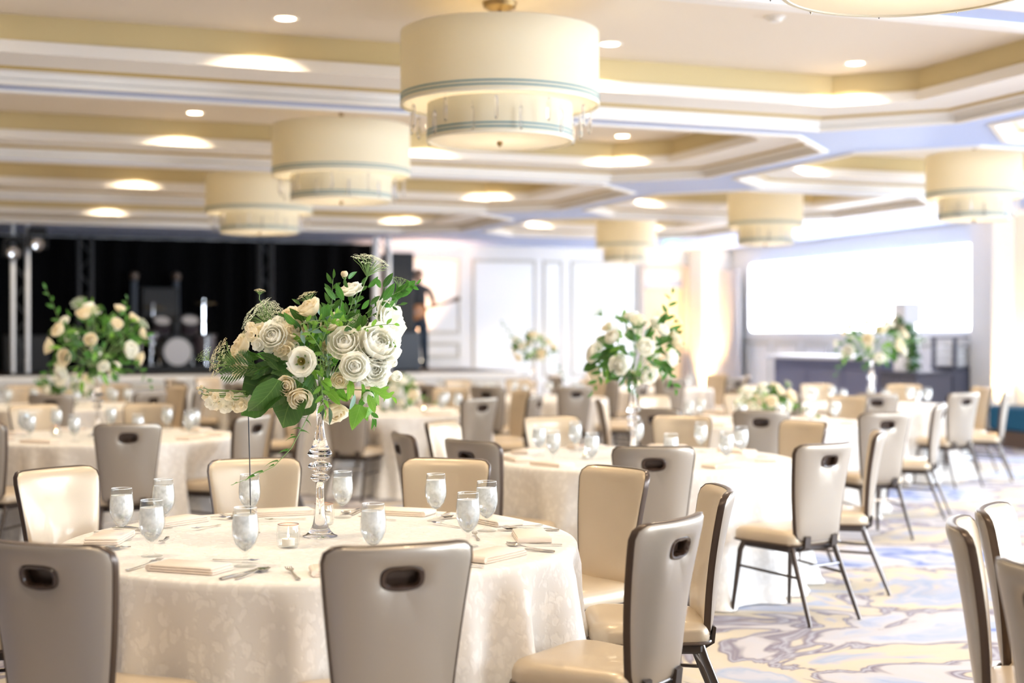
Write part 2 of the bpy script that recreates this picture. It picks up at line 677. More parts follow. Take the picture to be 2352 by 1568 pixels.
def cell(u0, u1, v0, v1, c=None):
    if c is None:
        sof.add([(u0, v0, ZS), (u1, v0, ZS), (u1, v1, ZS), (u0, v1, ZS)], [(0, 1, 2, 3)])
        return
    O = octo(*c[:5], ZS)
    R = [(u0, v0, ZS), (u1, v0, ZS), (u1, v1, ZS), (u0, v1, ZS)]
    # rect idx 0..3, octo idx 4..11
    fs = [(0, 1, 4, 11), (1, 5, 4), (1, 2, 6, 5), (2, 7, 6), (2, 3, 8, 7), (3, 9, 8), (3, 0, 10, 9), (0, 11, 10)]
    sof.add(R + O, fs)


edges = [VC[0] - 2.03] + [(VC[i] + VC[i + 1]) / 2 for i in range(len(VC) - 1)] + [VC[-1] + 2.05]
for i, v in enumerate(VC):
    cell(-1.5, 7.325, edges[i], edges[i + 1], COF[2 * i])
    cell(7.325, 11.6, edges[i], edges[i + 1], COF[2 * i + 1])
cell(U0 - .2, -1.5, edges[0], edges[-1])
cell(11.6, U1 + .2, edges[0], edges[-1])
cell(U0 - .2, U1 + .2, V0 - .2, edges[0])
cell(U0 - .2, U1 + .2, edges[-1], V1 + .2)
ceiling = struct('ceiling', sof, 'soffit_daylight_tint', 'soffit beams tinted blue with bounced daylight around recessed coffered trays')

PROF = [(0.0, 3.16), (0.004, 3.18), (0.012, 3.184), (0.015, 3.222), (0.10, 3.226)]
PROF2 = [(0.115, 3.245), (0.30, 3.252), (0.52, 3.252), (0.53, 3.257), (0.53, 3.330), (0.525, 3.336), (0.498, 3.336)]
for (cu, cv, hu, hv, ch, side) in COF:
    def ring(dl, z):
        return octo(cu, cv, hu - dl, hv - dl, ch - 0.586 * dl, z)
    mb = MB().loops([ring(0.50, 3.336), ring(0.50, ZT)])
    struct('coffer_wall', mb, 'coffer_wall_paint', parent=ceiling)
    struct('coffer_tray', MB().add(ring(0.50, ZT), [tuple(range(8))]), 'tray_paint', parent=ceiling)
    mb = MB().loops([ring(d, z) for d, z in PROF])
    mb.loops([ring(d, z) for d, z in PROF2])
    struct('gilt_line', MB().loops([ring(0.10, 3.226), ring(0.115, 3.245)]), 'gilt_paint', parent=ceiling)
    mb.loops([ring(-0.045, ZS), ring(-0.04, ZS - 0.016), ring(0.0, ZS - 0.022), ring(0.015, ZS - 0.02), ring(0.015, ZS + 0.01)])
    struct('coffer_moulding', mb, 'coffer_trim_paint', parent=ceiling)

# walls
wb = struct('wall_back', MB().box(((U0 + U1) / 2, V1 + 0.1, 1.6), (U1 - U0 + 0.6, 0.2, 3.2)), 'wall_paint', 'white back wall with raised panel mouldings')
wl = struct('wall_left', MB().box((U0 - 0.1, (V0 + V1) / 2, 1.6), (0.2, V1 - V0 + 0.4, 3.2)), 'tan_paint')


def win_wall(along_v, fixed, lo, hi, cents, sgn):
    mb = MB()

    def bx(a0, a1, z0, z1):
        if along_v:
            mb.box((fixed + sgn * 0.1, (a0 + a1) / 2, (z0 + z1) / 2), (0.2, a1 - a0, z1 - z0))
        else:
            mb.box(((a0 + a1) / 2, fixed + sgn * 0.1, (z0 + z1) / 2), (a1 - a0, 0.2, z1 - z0))
    a = lo
    for c in cents:
        bx(a, c - 1.5, 0, 3.2)
        bx(c - 1.5, c + 1.5, 0, 0.35)
        bx(c - 1.5, c + 1.5, 2.85, 3.2)
        a = c + 1.5
    bx(a, hi, 0, 3.2)
    return mb


wr = struct('wall_right', win_wall(True, U1, V0, V1, WIN_V, 1), 'wall_paint', 'white right-hand wall with a wide glowing screen and low panelling')
wf = struct('wall_front', win_wall(False, V0, U0, U1, WIN_F, -1), 'wood_panelling')
k = 1
for c in WIN_V + WIN_F:
    mb = MB()
    L = c in WIN_V and True
    for i in range(4):
        a = c - 1.5 + i * 1.0
        a = min(max(a, c - 1.47), c + 1.47)
        if k <= len(WIN_V):
            mb.box((U1 + 0.03, a, 1.6), (0.06, 0.06, 2.5))
        else:
            mb.box((a, V0 - 0.03, 1.6), (0.06, 0.06, 2.5))
    for z in (0.38, 2.1, 2.82):
        if k <= len(WIN_V):
            mb.box((U1 + 0.03, c, z), (0.06, 3.0, 0.06))
        else:
            mb.box((c, V0 - 0.03, z), (3.0, 0.06, 0.06))
    struct('window_%d' % k, mb, 'panel_paint')
    k += 1


def frame_mb(u0, u1, z0, z1, v, w=0.07, t=0.035, along='u'):
    """picture-frame moulding on a wall: four mitred strips; v is the wall plane coordinate"""
    mb = MB()
    prof = [(0, 0), (0.012, t * 0.7), (w * 0.4, t), (w * 0.7, t * 0.6), (w, 0)]

    def rg(d, h):
        pts = [(u0 + d, z0 + d), (u1 - d, z0 + d), (u1 - d, z1 - d), (u0 + d, z1 - d)]
        if along == 'u':
            return [(a, v - h, z) for a, z in pts]
        return [(v - h, a, z) for a, z in pts]
    return mb.loops([rg(d, h) for d, h in prof])


# back-wall panels
for (a, b) in ((8.52, 9.80), (9.93, 10.34), (10.50, 11.86)):
    struct('panel_moulding', frame_mb(a, b, 0.72, 2.92, V1), 'moulding_paint', parent=wb)
    struct('panel_field', MB().box(((a + b) / 2, V1 - 0.004, 1.82), (b - a - 0.14, 0.012, 2.06)), 'panel_paint', parent=wb)
    struct('panel_moulding', frame_mb(a, b, 0.18, 0.6, V1), 'moulding_paint', parent=wb)
for (a, b) in ((7.0, 8.30),):
    struct('panel_moulding', frame_mb(a, b, 1.52, 2.92, V1), 'moulding_paint', parent=wb)
    struct('panel_moulding', frame_mb(a, b, 1.08, 1.38, V1), 'moulding_paint', parent=wb)
    struct('panel_field', MB().box(((a + b) / 2, V1 - 0.004, 2.22), (b - a - 0.14, 0.012, 1.26)), 'panel_paint', parent=wb)
struct('baseboard_back', MB().box((10.2, V1 - 0.02, 0.07), (3.6, 0.04, 0.14)), 'panel_paint')

# doorway on the back wall
struct('door_1', MB().box((12.42, V1 - 0.02, 1.19), (0.80, 0.05, 2.38)), 'door_wood', 'pale wooden door in the back wall beside the uplit column')
d1 = bpy.data.objects['door_1']
mb = MB()
mb.box((11.97, V1 - 0.03, 1.43), (0.12, 0.1, 2.86)).box((12.90, V1 - 0.03, 1.43), (0.14, 0.1, 2.86)).box((12.43, V1 - 0.03, 2.82), (0.9, 0.1, 0.1)).box((12.43, V1 - 0.03, 2.41), (0.9, 0.1, 0.05))
struct('door_frame', mb, 'door_frame', parent=d1)
struct('transom_panel', MB().box((12.43, V1 - 0.01, 2.6), (0.84, 0.05, 0.34)), 'transom_paint', parent=d1)
mb = MB().tube([(12.10, V1 - 0.1, 1.0), (12.10, V1 - 0.1, 1.14)], 0.012).box((12.10, V1 - 0.06, 1.0), (0.02, 0.06, 0.02)).box((12.10, V1 - 0.06, 1.14), (0.02, 0.06, 0.02))
struct('door_handle', mb, 'chrome', parent=d1)

# columns on the right
for (u, v, su, sv, lab) in ((13.28, 24.55, 0.62, 0.6, 'column at the far corner washed by an amber uplight, beside the wooden door'),
                            (13.40, 16.45, 0.40, 0.50, 'column washed by an amber uplight beside the glowing screen')):
    mb = MB().box((u, v, 1.6), (su, sv, 3.12), bev=0.02)
    c = struct('column', mb, 'wall_paint', lab)
    struct('column_base', MB().box((u, v, 0.09), (su + 0.05, sv + 0.05, 0.18), bev=0.01), 'baseboard_wood', parent=c)

# screen on the right wall
sc_t = thing('display_screen', 'wide glowing blank white screen on the right-hand wall above the bar', 'screen', (0, 0, 0), PHI)
VA, VB, ZA, ZB = 16.95, 23.45, 1.57, 2.83


def rrect(v0, v1, z0, z1, r, u, n=6):
    out = []
    for (cv, cz, a0) in ((v1 - r, z1 - r, 0), (v0 + r, z1 - r, 90), (v0 + r, z0 + r, 180), (v1 - r, z0 + r, 270)):
        for i in range(n + 1):
            a = radians(a0 + 90 * i / n)
            out.append((u, cv + r * cos(a), cz + r * sin(a)))
    return out


part('panel', MB().loops([rrect(VA, VB, ZA, ZB, 0.12, U1 - 0.06), rrect(VA, VB, ZA, ZB, 0.12, U1 - 0.01)], cap0=True, cap1=True), 'screen_glow', sc_t, smooth=False)
part('bezel', MB().loops([rrect(VA - .05, VB + .05, ZA - .05, ZB + .05, 0.15, U1 + 0.001), rrect(VA - .05, VB + .05, ZA - .05, ZB + .05, 0.15, U1 - 0.07), rrect(VA, VB, ZA, ZB, 0.12, U1 - 0.075), rrect(VA, VB, ZA, ZB, 0.12, U1 - 0.05)]), 'aluminium', sc_t, smooth=False)

# right-wall wainscot
struct('trim_1', MB().box((U1 - 0.03, 20.4, 1.50), (0.06, 7.4, 0.06)), 'panel_paint', 'white chair rail below the screen')
for i in range(7):
    a = 16.95 + i * 0.98
    struct('panel_moulding', frame_mb(a, a + 0.84, 0.25, 1.38, U1, along='v'), 'moulding_paint', parent=wr)
struct('baseboard_right', MB().box((U1 - 0.02, 20.4, 0.08), (0.04, 8.6, 0.16)), 'baseboard_wood')

# curtain in the corner
mb = MB()
L = []
for z in (0.03, 0.8, 1.6, 2.4, 2.75):
    L.append([(U1 - 0.20 + 0.05 * sin(v * 30 + z * .3), v, z) for v in [23.55 + i * 0.015 for i in range(55)]])
mb.loops(L, closed=False)
tag(part('curtain', mb, 'curtain_grey', None, rot=(0, 0, PHI)), 'pale grey floor-length curtain between the corner column and the screen', 'curtain')

# ------------------------------------------------------------------ stage
stage = struct('stage_platform', MB().box((1.2, 23.55, 0.44), (14.4, 2.7, 0.87)), 'panel_paint', 'white fronted stage platform along the back wall')
stage.name = 'stage_platform'
struct('stage_floor', MB().box((1.2, 23.55, 0.885), (14.36, 2.66, 0.03)), 'stage_floor', parent=stage)
struct('stage_nosing', MB().box((1.2, 22.18, 0.84), (14.44, 0.06, 0.09), bev=0.01), 'panel_paint', parent=stage)
for i in range(11):
    a = -5.8 + i * 1.28
    struct('fascia_moulding', frame_mb(a, a + 1.1, 0.12, 0.74, 22.2), 'moulding_paint', parent=stage)

mb = MB()
L = []
for z in (0.905, 1.6, 2.4, 3.13):
    L.append([(u, V1 - 0.16 + 0.05 * sin(u * 14 + sin(u * 3)), z) for u in [-5.9 + i * 0.04 for i in range(316)]])
mb.loops(L, closed=False)
tag(part('backdrop_curtain', mb, 'black_cloth', None, rot=(0, 0, PHI)), 'black pleated backdrop curtain hanging behind the stage', 'curtain')


def truss(u, v, z0, z1, w, label, m, braces=True, rot=0):
    t = thing('lighting_truss', label, 'truss', W(u, v, 0), PHI + rot)
    h = w / 2
    part('base_plate', MB().box((0, 0, z0 + 0.015), (w * 1.5, w * 1.5, 0.03), bev=0.005), 'dull_metal', t)
    cs = [(-h, -h), (h, -h), (h, h), (-h, h)]
    for (a, b) in cs:
        part('chord', MB().tube([(a, b, z0 + 0.03), (a, b, z1)], 0.030), m, t)
    n = int((z1 - z0) / (w * 1.25))
    dz = (z1 - z0 - 0.1) / n
    for s in range(2 if braces else 1):
        (a, b), (c, d) = (cs[0], cs[1]) if s == 0 else (cs[1], cs[2])
        for i in range(n):
            z = z0 + 0.05 + i * dz
            p, q = ((a, b), (c, d)) if i % 2 == 0 else ((c, d), (a, b))
            part('brace', MB().tube([(*p, z), (*q, z + dz)], 0.011, n=5), 'dull_metal', t)
    return t


TR1 = P(42, 700, 22.6)
u1 = TR1.x * CU + TR1.y * SU
truss(u1, 22.7, 0.9, 3.16, 0.21, 'bright aluminium box truss tower at the stage\'s far left edge', 'aluminium')
q = P(863, 700, 24.0)
truss(q.x * CU + q.y * SU, 22.9, 0.9, 3.12, 0.21, 'bright aluminium box truss tower on stage beside the loudspeaker stack', 'aluminium')
for (px, lab) in ((187, 'dim truss tower at the back of the stage behind the left tower'), (615, 'dim truss tower at the back of the stage beyond the bouquet')):
    q = P(px, 700, 24.0)
    truss(q.x * CU + q.y * SU, 24.15, 0.9, 3.1, 0.20, lab, 'dull_metal', False)


def moving_head(u, v, z, label):
    t = thing('stage_light', label, 'light', W(u, v, z), PHI)
    part('base', MB().box((0, 0, -0.05), (0.26, 0.24, 0.09), bev=0.015), 'black_gear', t)
    mb = MB().box((-0.13, 0, -0.2), (0.03, 0.1, 0.24), bev=0.008).box((0.13, 0, -0.2), (0.03, 0.1, 0.24), bev=0.008).box((0, 0, -0.10), (0.28, 0.1, 0.03), bev=0.008)
    part('yoke', mb, 'black_gear', t)
    M = Matrix.Translation((0, 0, -0.24)) @ Matrix.Rotation(radians(100), 4, 'X')
    part('head', MB().lathe([(0.02, -0.16), (0.07, -0.15), (0.10, -0.05), (0.11, 0.1), (0.10, 0.13), (0.085, 0.12)], 16, M, cap0=True), 'black_gear', t)
    part('lens', MB().lathe([(0.0, 0.10), (0.05, 0.115), (0.09, 0.118)], 16, M), 'chrome', t)


moving_head(u1 + 0.24, 22.55, 3.12, 'black moving-head stage light hung beside the left truss tower top')
moving_head(u1 - 0.10, 22.45, 2.98, 'black moving-head stage light clamped in front of the left truss tower')


def spk(name, px, v, w, d, z0, z1, m, label):
    t = P(px, 800, 1)
    k = v / (-t.x * SU + t.y * CU)
    q = t * k
    u = q.x * CU + q.y * SU
    r = thing(name, label, 'loudspeaker', W(u, v, z0), PHI)
    part('cabinet', MB().box((0, 0, (z1 - z0) / 2), (w, d, z1 - z0), bev=0.02), m, r)
    part('grille', MB().box((0, -d / 2 - 0.006, (z1 - z0) / 2), (w - 0.06, 0.014, z1 - z0 - 0.08), bev=0.004), 'black_gear' if m != 'grey_gear' else 'grey_gear', r)
    for s in (-1, 1):
        part('handle', MB().box((s * (w / 2 + 0.006), 0, (z1 - z0) * 0.6), (0.014, 0.14, 0.05), bev=0.004), 'black_gear', r)
    return r


spk('line_loudspeaker', 912, 23.2, 0.46, 0.5, 1.55, 2.88, 'black_gear', 'tall black loudspeaker stacked on the bass cabinet at stage right end')
spk('bass_loudspeaker', 912, 23.2, 0.66, 0.6, 0.9, 1.55, 'grey_gear', 'square blue-grey bass cabinet under the tall black loudspeaker')
spk('bass_loudspeaker', 60, 23.9, 0.7, 0.6, 0.9, 1.5, 'black_gear', 'black bass cabinet behind the left truss tower')
spk('monitor_loudspeaker', 365, 24.4, 0.6, 0.35, 1.75, 2.3, 'black_gear', 'dark square loudspeaker raised behind the drums')
bpy.data.objects['monitor_loudspeaker'].location.z = 1.75
r = bpy.data.objects['monitor_loudspeaker']
part('pole', MB().tube([(0, 0, -0.85), (0, 0, 0)], 0.02), 'black_gear', r)


def stage_pt(px, v):
    t = P(px, 800, 1)
    q = t * (v / (-t.x * SU + t.y * CU))
    return q.x * CU + q.y * SU


for px, lab in ((308, 'slim black light stand with a small lamp, left of the drums'), (405, 'slim black light stand with a small lamp, behind the bass drum')):
    u = stage_pt(px, 24.3)
    t = thing('light_stand', lab, 'light stand', W(u, 24.3, 0.9), PHI)
    part('pole', MB().tube([(0, 0, 0.05), (0, 0, 1.5)], [0.06, 0.055]), 'grey_gear', t)
    part('lamp', MB().lathe([(0.02, 1.5), (0.075, 1.53), (0.08, 1.62), (0.02, 1.66)], 12, cap0=True, cap1=True), 'bronze', t)
    for i in range(3):
        a = i * 2.1
        part('foot', MB().tube([(0, 0, 0.18), (0.25 * cos(a), 0.25 * sin(a), 0.01)], 0.014, n=6), 'black_gear', t)

# drums
riser = thing('drum_riser', 'low black riser under the drum kit', 'riser', W(stage_pt(405, 23.9), 23.9, 0.9), PHI)
part('deck', MB().box((0, 0, 0.07), (2.4, 1.5, 0.06), bev=0.005), 'black_gear', riser)
part('skirt', MB().box((0, 0, 0.02), (2.3, 1.4, 0.04)), 'black_gear', riser)
ZR = 0.97


def drum(name, px, v, z, r, ln, tilt, label, legs=0.0):
    t = thing(name, label, 'drum', W(stage_pt(px, v), v, z), PHI)
    M = Matrix.Rotation(tilt, 4, 'X')
    part('shell', MB().lathe([(r, -ln / 2), (r * 1.01, 0), (r, ln / 2)], 28, M), 'drum_shell', t)
    part('drum_head', MB().lathe([(0.0, ln / 2 + 0.004), (r * 0.6, ln / 2 + 0.004), (r * 0.97, ln / 2)], 28, M), 'drum_head', t)
    for s in (-1, 1):
        L = [(r * 1.0 + 0.018 * cos(a), s * ln / 2 + 0.02 * sin(a)) for a in [i * pi / 3 for i in range(7)]]
        part('hoop', MB().lathe(L, 28, M), 'dull_metal', t)
    if legs:
        for i in range(3):
            a = i * 2.1 + 0.5
            part('leg', MB().tube([(r * cos(a), r * sin(a), 0), (r * 1.1 * cos(a), r * 1.1 * sin(a), -legs)], 0.01, n=6), 'chrome', t)
    return t


drum('bass_drum', 405, 23.6, ZR + 0.26, 0.24, 0.4, radians(90), 'bass drum with a pale grey front head at the centre of the kit')
drum('tom_drum', 372, 23.75, ZR + 0.68, 0.14, 0.2, radians(35), 'small tom drum above the bass drum on its left')
drum('tom_drum', 436, 23.75, ZR + 0.68, 0.15, 0.22, radians(35), 'small tom drum above the bass drum on its right')
drum('floor_tom', 470, 23.7, ZR + 0.36, 0.19, 0.34, 0, 'floor tom drum on three legs right of the bass drum', 0.36)
drum('snare_drum', 345, 23.7, ZR + 0.50, 0.16, 0.14, 0, 'shallow snare drum on legs left of the bass drum', 0.5)
for px, z, lab in ((352, 1.0, 'cymbal on a chrome stand left of the tom drums'), (468, 1.08, 'cymbal on a chrome stand above the floor tom'), (450, 0.78, 'lower cymbal on a chrome stand beside the right tom')):
    t = thing('cymbal_stand', lab, 'cymbal', W(stage_pt(px, 23.98), 23.98, ZR), PHI)
    part('cymbal', MB().lathe([(0.0, z + 0.03), (0.03, z + 0.02), (0.12, z + 0.005), (0.2, z - 0.01), (0.2, z - 0.013), (0.03, z + 0.01)], 24, Matrix.Rotation(radians(6), 4, 'X')), 'cymbal', t)
    part('rod', MB().tube([(0, 0, 0.2), (0, 0, z + 0.04)], 0.012, n=6), 'chrome', t)
    for i in range(3):
        a = i * 2.1
        part('foot', MB().tube([(0, 0, 0.3), (0.2 * cos(a), 0.2 * sin(a), 0.01)], 0.01, n=6), 'chrome', t)


# person on the stage
def skin_body(name, chains, m, parent, sub=1):
    me = bpy.data.meshes.new(name)
    vs, es, rs = [], [], []
    for ch in chains:
        prev = ch[0] if isinstance(ch[0], int) else None
        for it in (ch[1:] if prev is not None else ch):
            vs.append(it[0])
            rs.append(it[1])
            if prev is not None:
                es.append((prev, len(vs) - 1))
            prev = len(vs) - 1
    me.from_pydata(vs, es, [])
    me.materials.append(MATS[m])
    o = bpy.data.objects.new(name, me)
    COL.objects.link(o)
    o.parent = parent
    md = o.modifiers.new('skin', 'SKIN')
    md.use_smooth_shade = True
    for i, v in enumerate(me.skin_vertices[0].data):
        v.radius = (rs[i], rs[i]) if not isinstance(rs[i], tuple) else rs[i]
        v.use_root = i == 0
    sd = o.modifiers.new('sub', 'SUBSURF')
    sd.levels = sub
    sd.render_levels = sub
    return o


pv = 23.4
pe = thing('person', 'person in dark clothes standing on the stage, head bowed over a guitar', 'person', W(stage_pt(960, pv), pv, 0.9), PHI + radians(-15))
# lower body / torso / head as one surface, y = facing (-y towards the hall)
body = [
    [((0, 0, 0.90), (0.15, 0.11)), ((0, 0.0, 1.08), (0.135, 0.10)), ((0, -0.02, 1.26), (0.165, 0.11)), ((0, -0.05, 1.40), (0.12, 0.09)), ((0, -0.08, 1.46), 0.055), ((0, -0.12, 1.52), 0.06)],
    [0, ((-0.09, 0.01, 0.80), 0.088), ((-0.10, -0.02, 0.46), 0.062), ((-0.11, 0.03, 0.10), 0.042), ((-0.12, -0.02, 0.045), 0.045), ((-0.13, -0.14, 0.035), 0.035)],
    [0, ((0.09, 0.01, 0.80), 0.088), ((0.11, -0.03, 0.46), 0.062), ((0.13, 0.03, 0.10), 0.042), ((0.14, -0.02, 0.045), 0.045), ((0.16, -0.14, 0.035), 0.035)],
    [3, ((-0.19, -0.04, 1.37), 0.058), ((-0.27, -0.04, 1.12), 0.043), ((-0.16, -0.20, 0.98), 0.034), ((-0.08, -0.25, 0.98), 0.03)],
    [3, ((0.19, -0.04, 1.37), 0.058), ((0.28, -0.06, 1.13), 0.043), ((0.24, -0.25, 1.08), 0.034), ((0.27, -0.28, 1.12), 0.03)],
]
skin_body('body', body, 'shirt', pe)
hd = MB()
Mh = Matrix.Translation((0, -0.15, 1.59)) @ Matrix.Rotation(radians(32), 4, 'X')
prof = [(0.0, -0.12), (0.045, -0.11), (0.066, -0.06), (0.076, 0.0), (0.078, 0.05), (0.06, 0.09), (0.0, 0.11)]
hd.lathe(prof, 14, Mh @ Matrix.Diagonal((1, 1.15, 1, 1)))
hd.tube([(0, -0.085, 0.03), (0, -0.108, -0.015), (0, -0.085, -0.03)], [0.008, 0.015, 0.008], M=Mh)
for s in (-1, 1):
    hd.box((s * 0.078, 0.0, 0.0), (0.015, 0.03, 0.05), Mh, bev=0.004)
head = part('head', hd, 'skin', pe)
part('hair', MB().lathe([(0.08, 0.0), (0.088, 0.04), (0.072, 0.095), (0.0, 0.125)], 14, Mh @ Matrix.Translation((0, 0.02, 0)) @ Matrix.Diagonal((1, 1.15, 1, 1))), 'hair', head)
fm = MB()
for s in (-1, 1):
    fm.box((s * 0.03, -0.085, 0.02), (0.022, 0.012, 0.008), Mh)
fm.box((0, -0.088, -0.06), (0.04, 0.012, 0.008), Mh)
part('eyes_and_mouth', fm, 'hair', head)
skin_body('trousers', [
    [((0, 0, 0.92), (0.155, 0.118)), ((-0.09, 0.01, 0.78), 0.098), ((-0.10, -0.02, 0.46), 0.075), ((-0.11, 0.03, 0.07), 0.058)],
    [0, ((0.09, 0.01, 0.78), 0.098), ((0.11, -0.03, 0.46), 0.075), ((0.13, 0.03, 0.07), 0.058)]], 'trousers', pe)
for (x, y, z, s) in ((-0.06, -0.26, 0.98, 1), (0.27, -0.29, 1.13, -1)):
    hm = MB()
    hm.box((x, y, z), (0.075, 0.035, 0.07), bev=0.012)
    for i in range(4):
        f = 0.9 + 0.1 * (i in (1, 2))
        hm.tube([(x + s * 0.03, y - 0.012, z + 0.027 - i * 0.018), (x + s * (0.03 + 0.035 * f), y - 0.03, z + 0.024 - i * 0.018), (x + s * (0.03 + 0.045 * f), y - 0.005, z + 0.02 - i * 0.018)], [0.009, 0.008, 0.006], n=6)
    hm.tube([(x, y, z + 0.03), (x + s * 0.02, y - 0.025, z + 0.055)], [0.011, 0.008], n=6)
    part('hand', hm, 'skin', pe)
gt = thing('guitar', 'brown guitar held by the person on the stage', 'guitar', W(stage_pt(960, pv), pv, 0.9), PHI + radians(-15))
Mg = Matrix.Translation((-0.06, -0.22, 0.98)) @ Matrix.Rotation(radians(18), 4, 'Y').inverted()
L = []
for y in (-0.03, -0.02, 0.02, 0.03):
    k = 0.94 if abs(y) > 0.025 else 1
    L.append([(k * (0.22 * cos(a)), y, k * (0.15 + 0.025 * cos(2 * a) - 0.02 * cos(a)) * sin(a)) for a in [i * 2 * pi / 28 for i in range(28)]])
part('guitar_body', MB().loops(L, True, True, True, Mg), 'guitar_wood', gt)
part('neck', MB().tube([(0.2, -0.03, 0), (0.68, -0.03, 0)], 0.022, M=Mg).box((0.74, -0.03, 0), (0.14, 0.02, 0.07), Mg, bev=0.005), 'baseboard_wood', gt)

# ------------------------------------------------------------------ right-hand side furniture
bar = thing('bar_counter', 'dark blue-grey bar counter with a pale top below the screen', 'bar', W(12.6, 19.05, 0), PHI)
part('front_panel', MB().box((0, 0, 0.56), (0.56, 3.0, 1.12), bev=0.01), 'bar_front', bar)
part('counter_top', MB().box((-0.04, 0, 1.15), (0.74, 3.14, 0.06), bev=0.01), 'bar_top', bar)
part('plinth', MB().box((-0.01, 0, 0.05), (0.57, 3.01, 0.1)), 'cabinet_dark', bar)
for i in range(3):
    part('panel_moulding', frame_mb(-1.45 + i * 0.98, -0.5 + i * 0.98, 0.18, 1.02, -0.28, w=0.05, t=0.02, along='v'), 'bar_front', bar, smooth=False)

ct = thing('cake_table', 'dark narrow cabinet at the end of the bar holding the tall white cake', 'cabinet', W(12.55, 17.05, 0), PHI)
part('carcass', MB().box((0, 0, 0.47), (0.6, 0.85, 0.94), bev=0.01), 'cabinet_dark', ct)
part('cabinet_top', MB().box((0, 0, 0.96), (0.66, 0.92, 0.04), bev=0.008), 'cabinet_dark', ct)
for s in (-1, 1):
    part('door', MB().box((-0.31, s * 0.21, 0.47), (0.025, 0.40, 0.84), bev=0.004), 'cabinet_dark', ct)
ck = thing('tiered_cake', 'tall white tiered cake trailing a leafy garland, on the dark cabinet', 'cake', W(12.45, 17.12, 0.98), PHI)
for (z0, z1, w) in ((0, 0.22, 0.36), (0.26, 0.42, 0.34), (0.42, 0.60, 0.31), (0.68, 0.98, 0.28)):
    n = 'tier'
    if z0 == 0.68:
        part(n, MB().box((0, 0, (z0 + z1) / 2), (w, w, z1 - z0), bev=0.012), 'icing', ck)
    else:
        part(n, MB().lathe([(0, z0), (w * .5, z0), (w * .52, z0 + .02), (w * .52, z1 - .02), (w * .48, z1), (0, z1)], 28), 'icing', ck)
part('ribbon', MB().lathe([(0.17, 0.22), (0.178, 0.225), (0.178, 0.255), (0.17, 0.26)], 28, cap0=True, cap1=True), 'ribbon', ck)
part('cake_filler', MB().lathe([(0.12, 0.60), (0.13, 0.64), (0.12, 0.68)], 20, cap0=True, cap1=True), 'icing', ck)
CAKE = ck

sb = thing('sideboard', 'grey cabinet of white folded linens below the screen, right of the cake', 'cabinet', W(13.2, 16.42, 0), PHI)
sb.location = W(13.22, 17.0, 0)
part('carcass', MB().box((0, 0, 0.5), (0.5, 0.5, 1.0), bev=0.01), 'cabinet_dark', sb)
part('linen_shelf', MB().box((0, 0, 1.02), (0.52, 0.52, 0.03)), 'cabinet_dark', sb)
for s in (-1, 1):
    part('post', MB().box((-0.22, s * 0.24, 1.24), (0.05, 0.04, 0.42)), 'cabinet_dark', sb)
part('top_shelf', MB().box((0, 0, 1.46), (0.52, 0.56, 0.03)), 'cabinet_dark', sb)
for i in range(3):
    lo = part('folded_linen', MB().box((0, 0, 0.05), (0.42, 0.40, 0.10), bev=0.03), 'linen', None, loc=W(13.2, 17.0, 1.036 + i * 0.102), rot=(0, 0, PHI))
    tag(lo, ['white folded linen, lowest of the stack in the grey cabinet', 'white folded linen, middle of the stack in the grey cabinet', 'white folded linen, topmost in the grey cabinet stack'][i], 'linen', 'folded linens in the grey cabinet')

bn = thing('bench', 'teal blue upholstered bench on a dark wooden plinth against the right wall', 'bench', W(13.15, 15.0, 0), PHI)
part('plinth', MB().box((0, 0, 0.11), (0.75, 1.5, 0.22), bev=0.005), 'bench_wood', bn)
part('cushion', MB().box((0, 0, 0.385), (0.78, 1.52, 0.33), bev=0.03), 'bench_blue', bn)

ex = thing('exit_sign', 'green glowing exit sign under the ceiling near the corner door', 'sign', W(stage_pt(1543, 22.5), 22.5, 3.04), PHI)
part('face', MB().box((0, 0, 0), (0.27, 0.05, 0.21), bev=0.006), 'exit_glow', ex)
part('hanger', MB().box((0, 0, 0.11), (0.05, 0.03, 0.05)), 'aluminium', ex)
lt = MB()
wds = {'E': [(0, .5, .2, 1), (.5, .9, .8, .2), (.5, .5, .7, .2), (.5, .1, .8, .2)], 'I': [(.5, .5, .24, 1)], 'T': [(.5, .9, 1, .2), (.5, .5, .22, 1)]}
for i, chh in enumerate('EXIT'):
    x0 = -0.1 + i * 0.052
    if chh == 'X':
        for s in (-1, 1):
            lt.box((0, 0, 0), (0.012, 0.008, 0.11), Matrix.Translation((x0 + 0.02, -0.028, 0)) @ Matrix.Rotation(s * 0.36, 4, 'Y'))
    else:
        for (a, b, w, h) in wds[chh]:
            lt.box((x0 + (a if a else 0.1) * 0.04, -0.028, -0.05 + b * 0.1), (w * 0.04, 0.008, h * 0.1))
part('letters', lt, 'exit_face', ex, smooth=False)

# uplights
for i, (u, v, tu, tv, pw, lab) in enumerate(((12.86, 24.1, 13.08, 24.50, 300, 'black uplight on the floor at the far corner column'), (13.30, 15.93, 13.38, 16.20, 190, 'black uplight on the floor at the column beside the screen'))):
    t = thing('floor_uplight', lab, 'light', W(u, v, 0), PHI)
    part('housing', MB().box((0, 0, 0.09), (0.26, 0.22, 0.18), bev=0.02), 'black_gear', t)
    part('lens', MB().lathe([(0, 0.185), (0.07, 0.183), (0.085, 0.18)], 16), 'lamp_lens', t)
    spot('uplight', W(u, v, 0.22), W(tu, tv, 2.6), pw, 60, (1.0, 0.60, 0.22), 0.9)
uw = stage_pt(965, 24.5)
t = thing('floor_uplight', 'small uplight on the stage floor behind the person', 'light', W(uw, 24.55, 0.9), PHI)
part('housing', MB().box((0, 0, 0.07), (0.22, 0.18, 0.14), bev=0.02), 'black_gear', t)
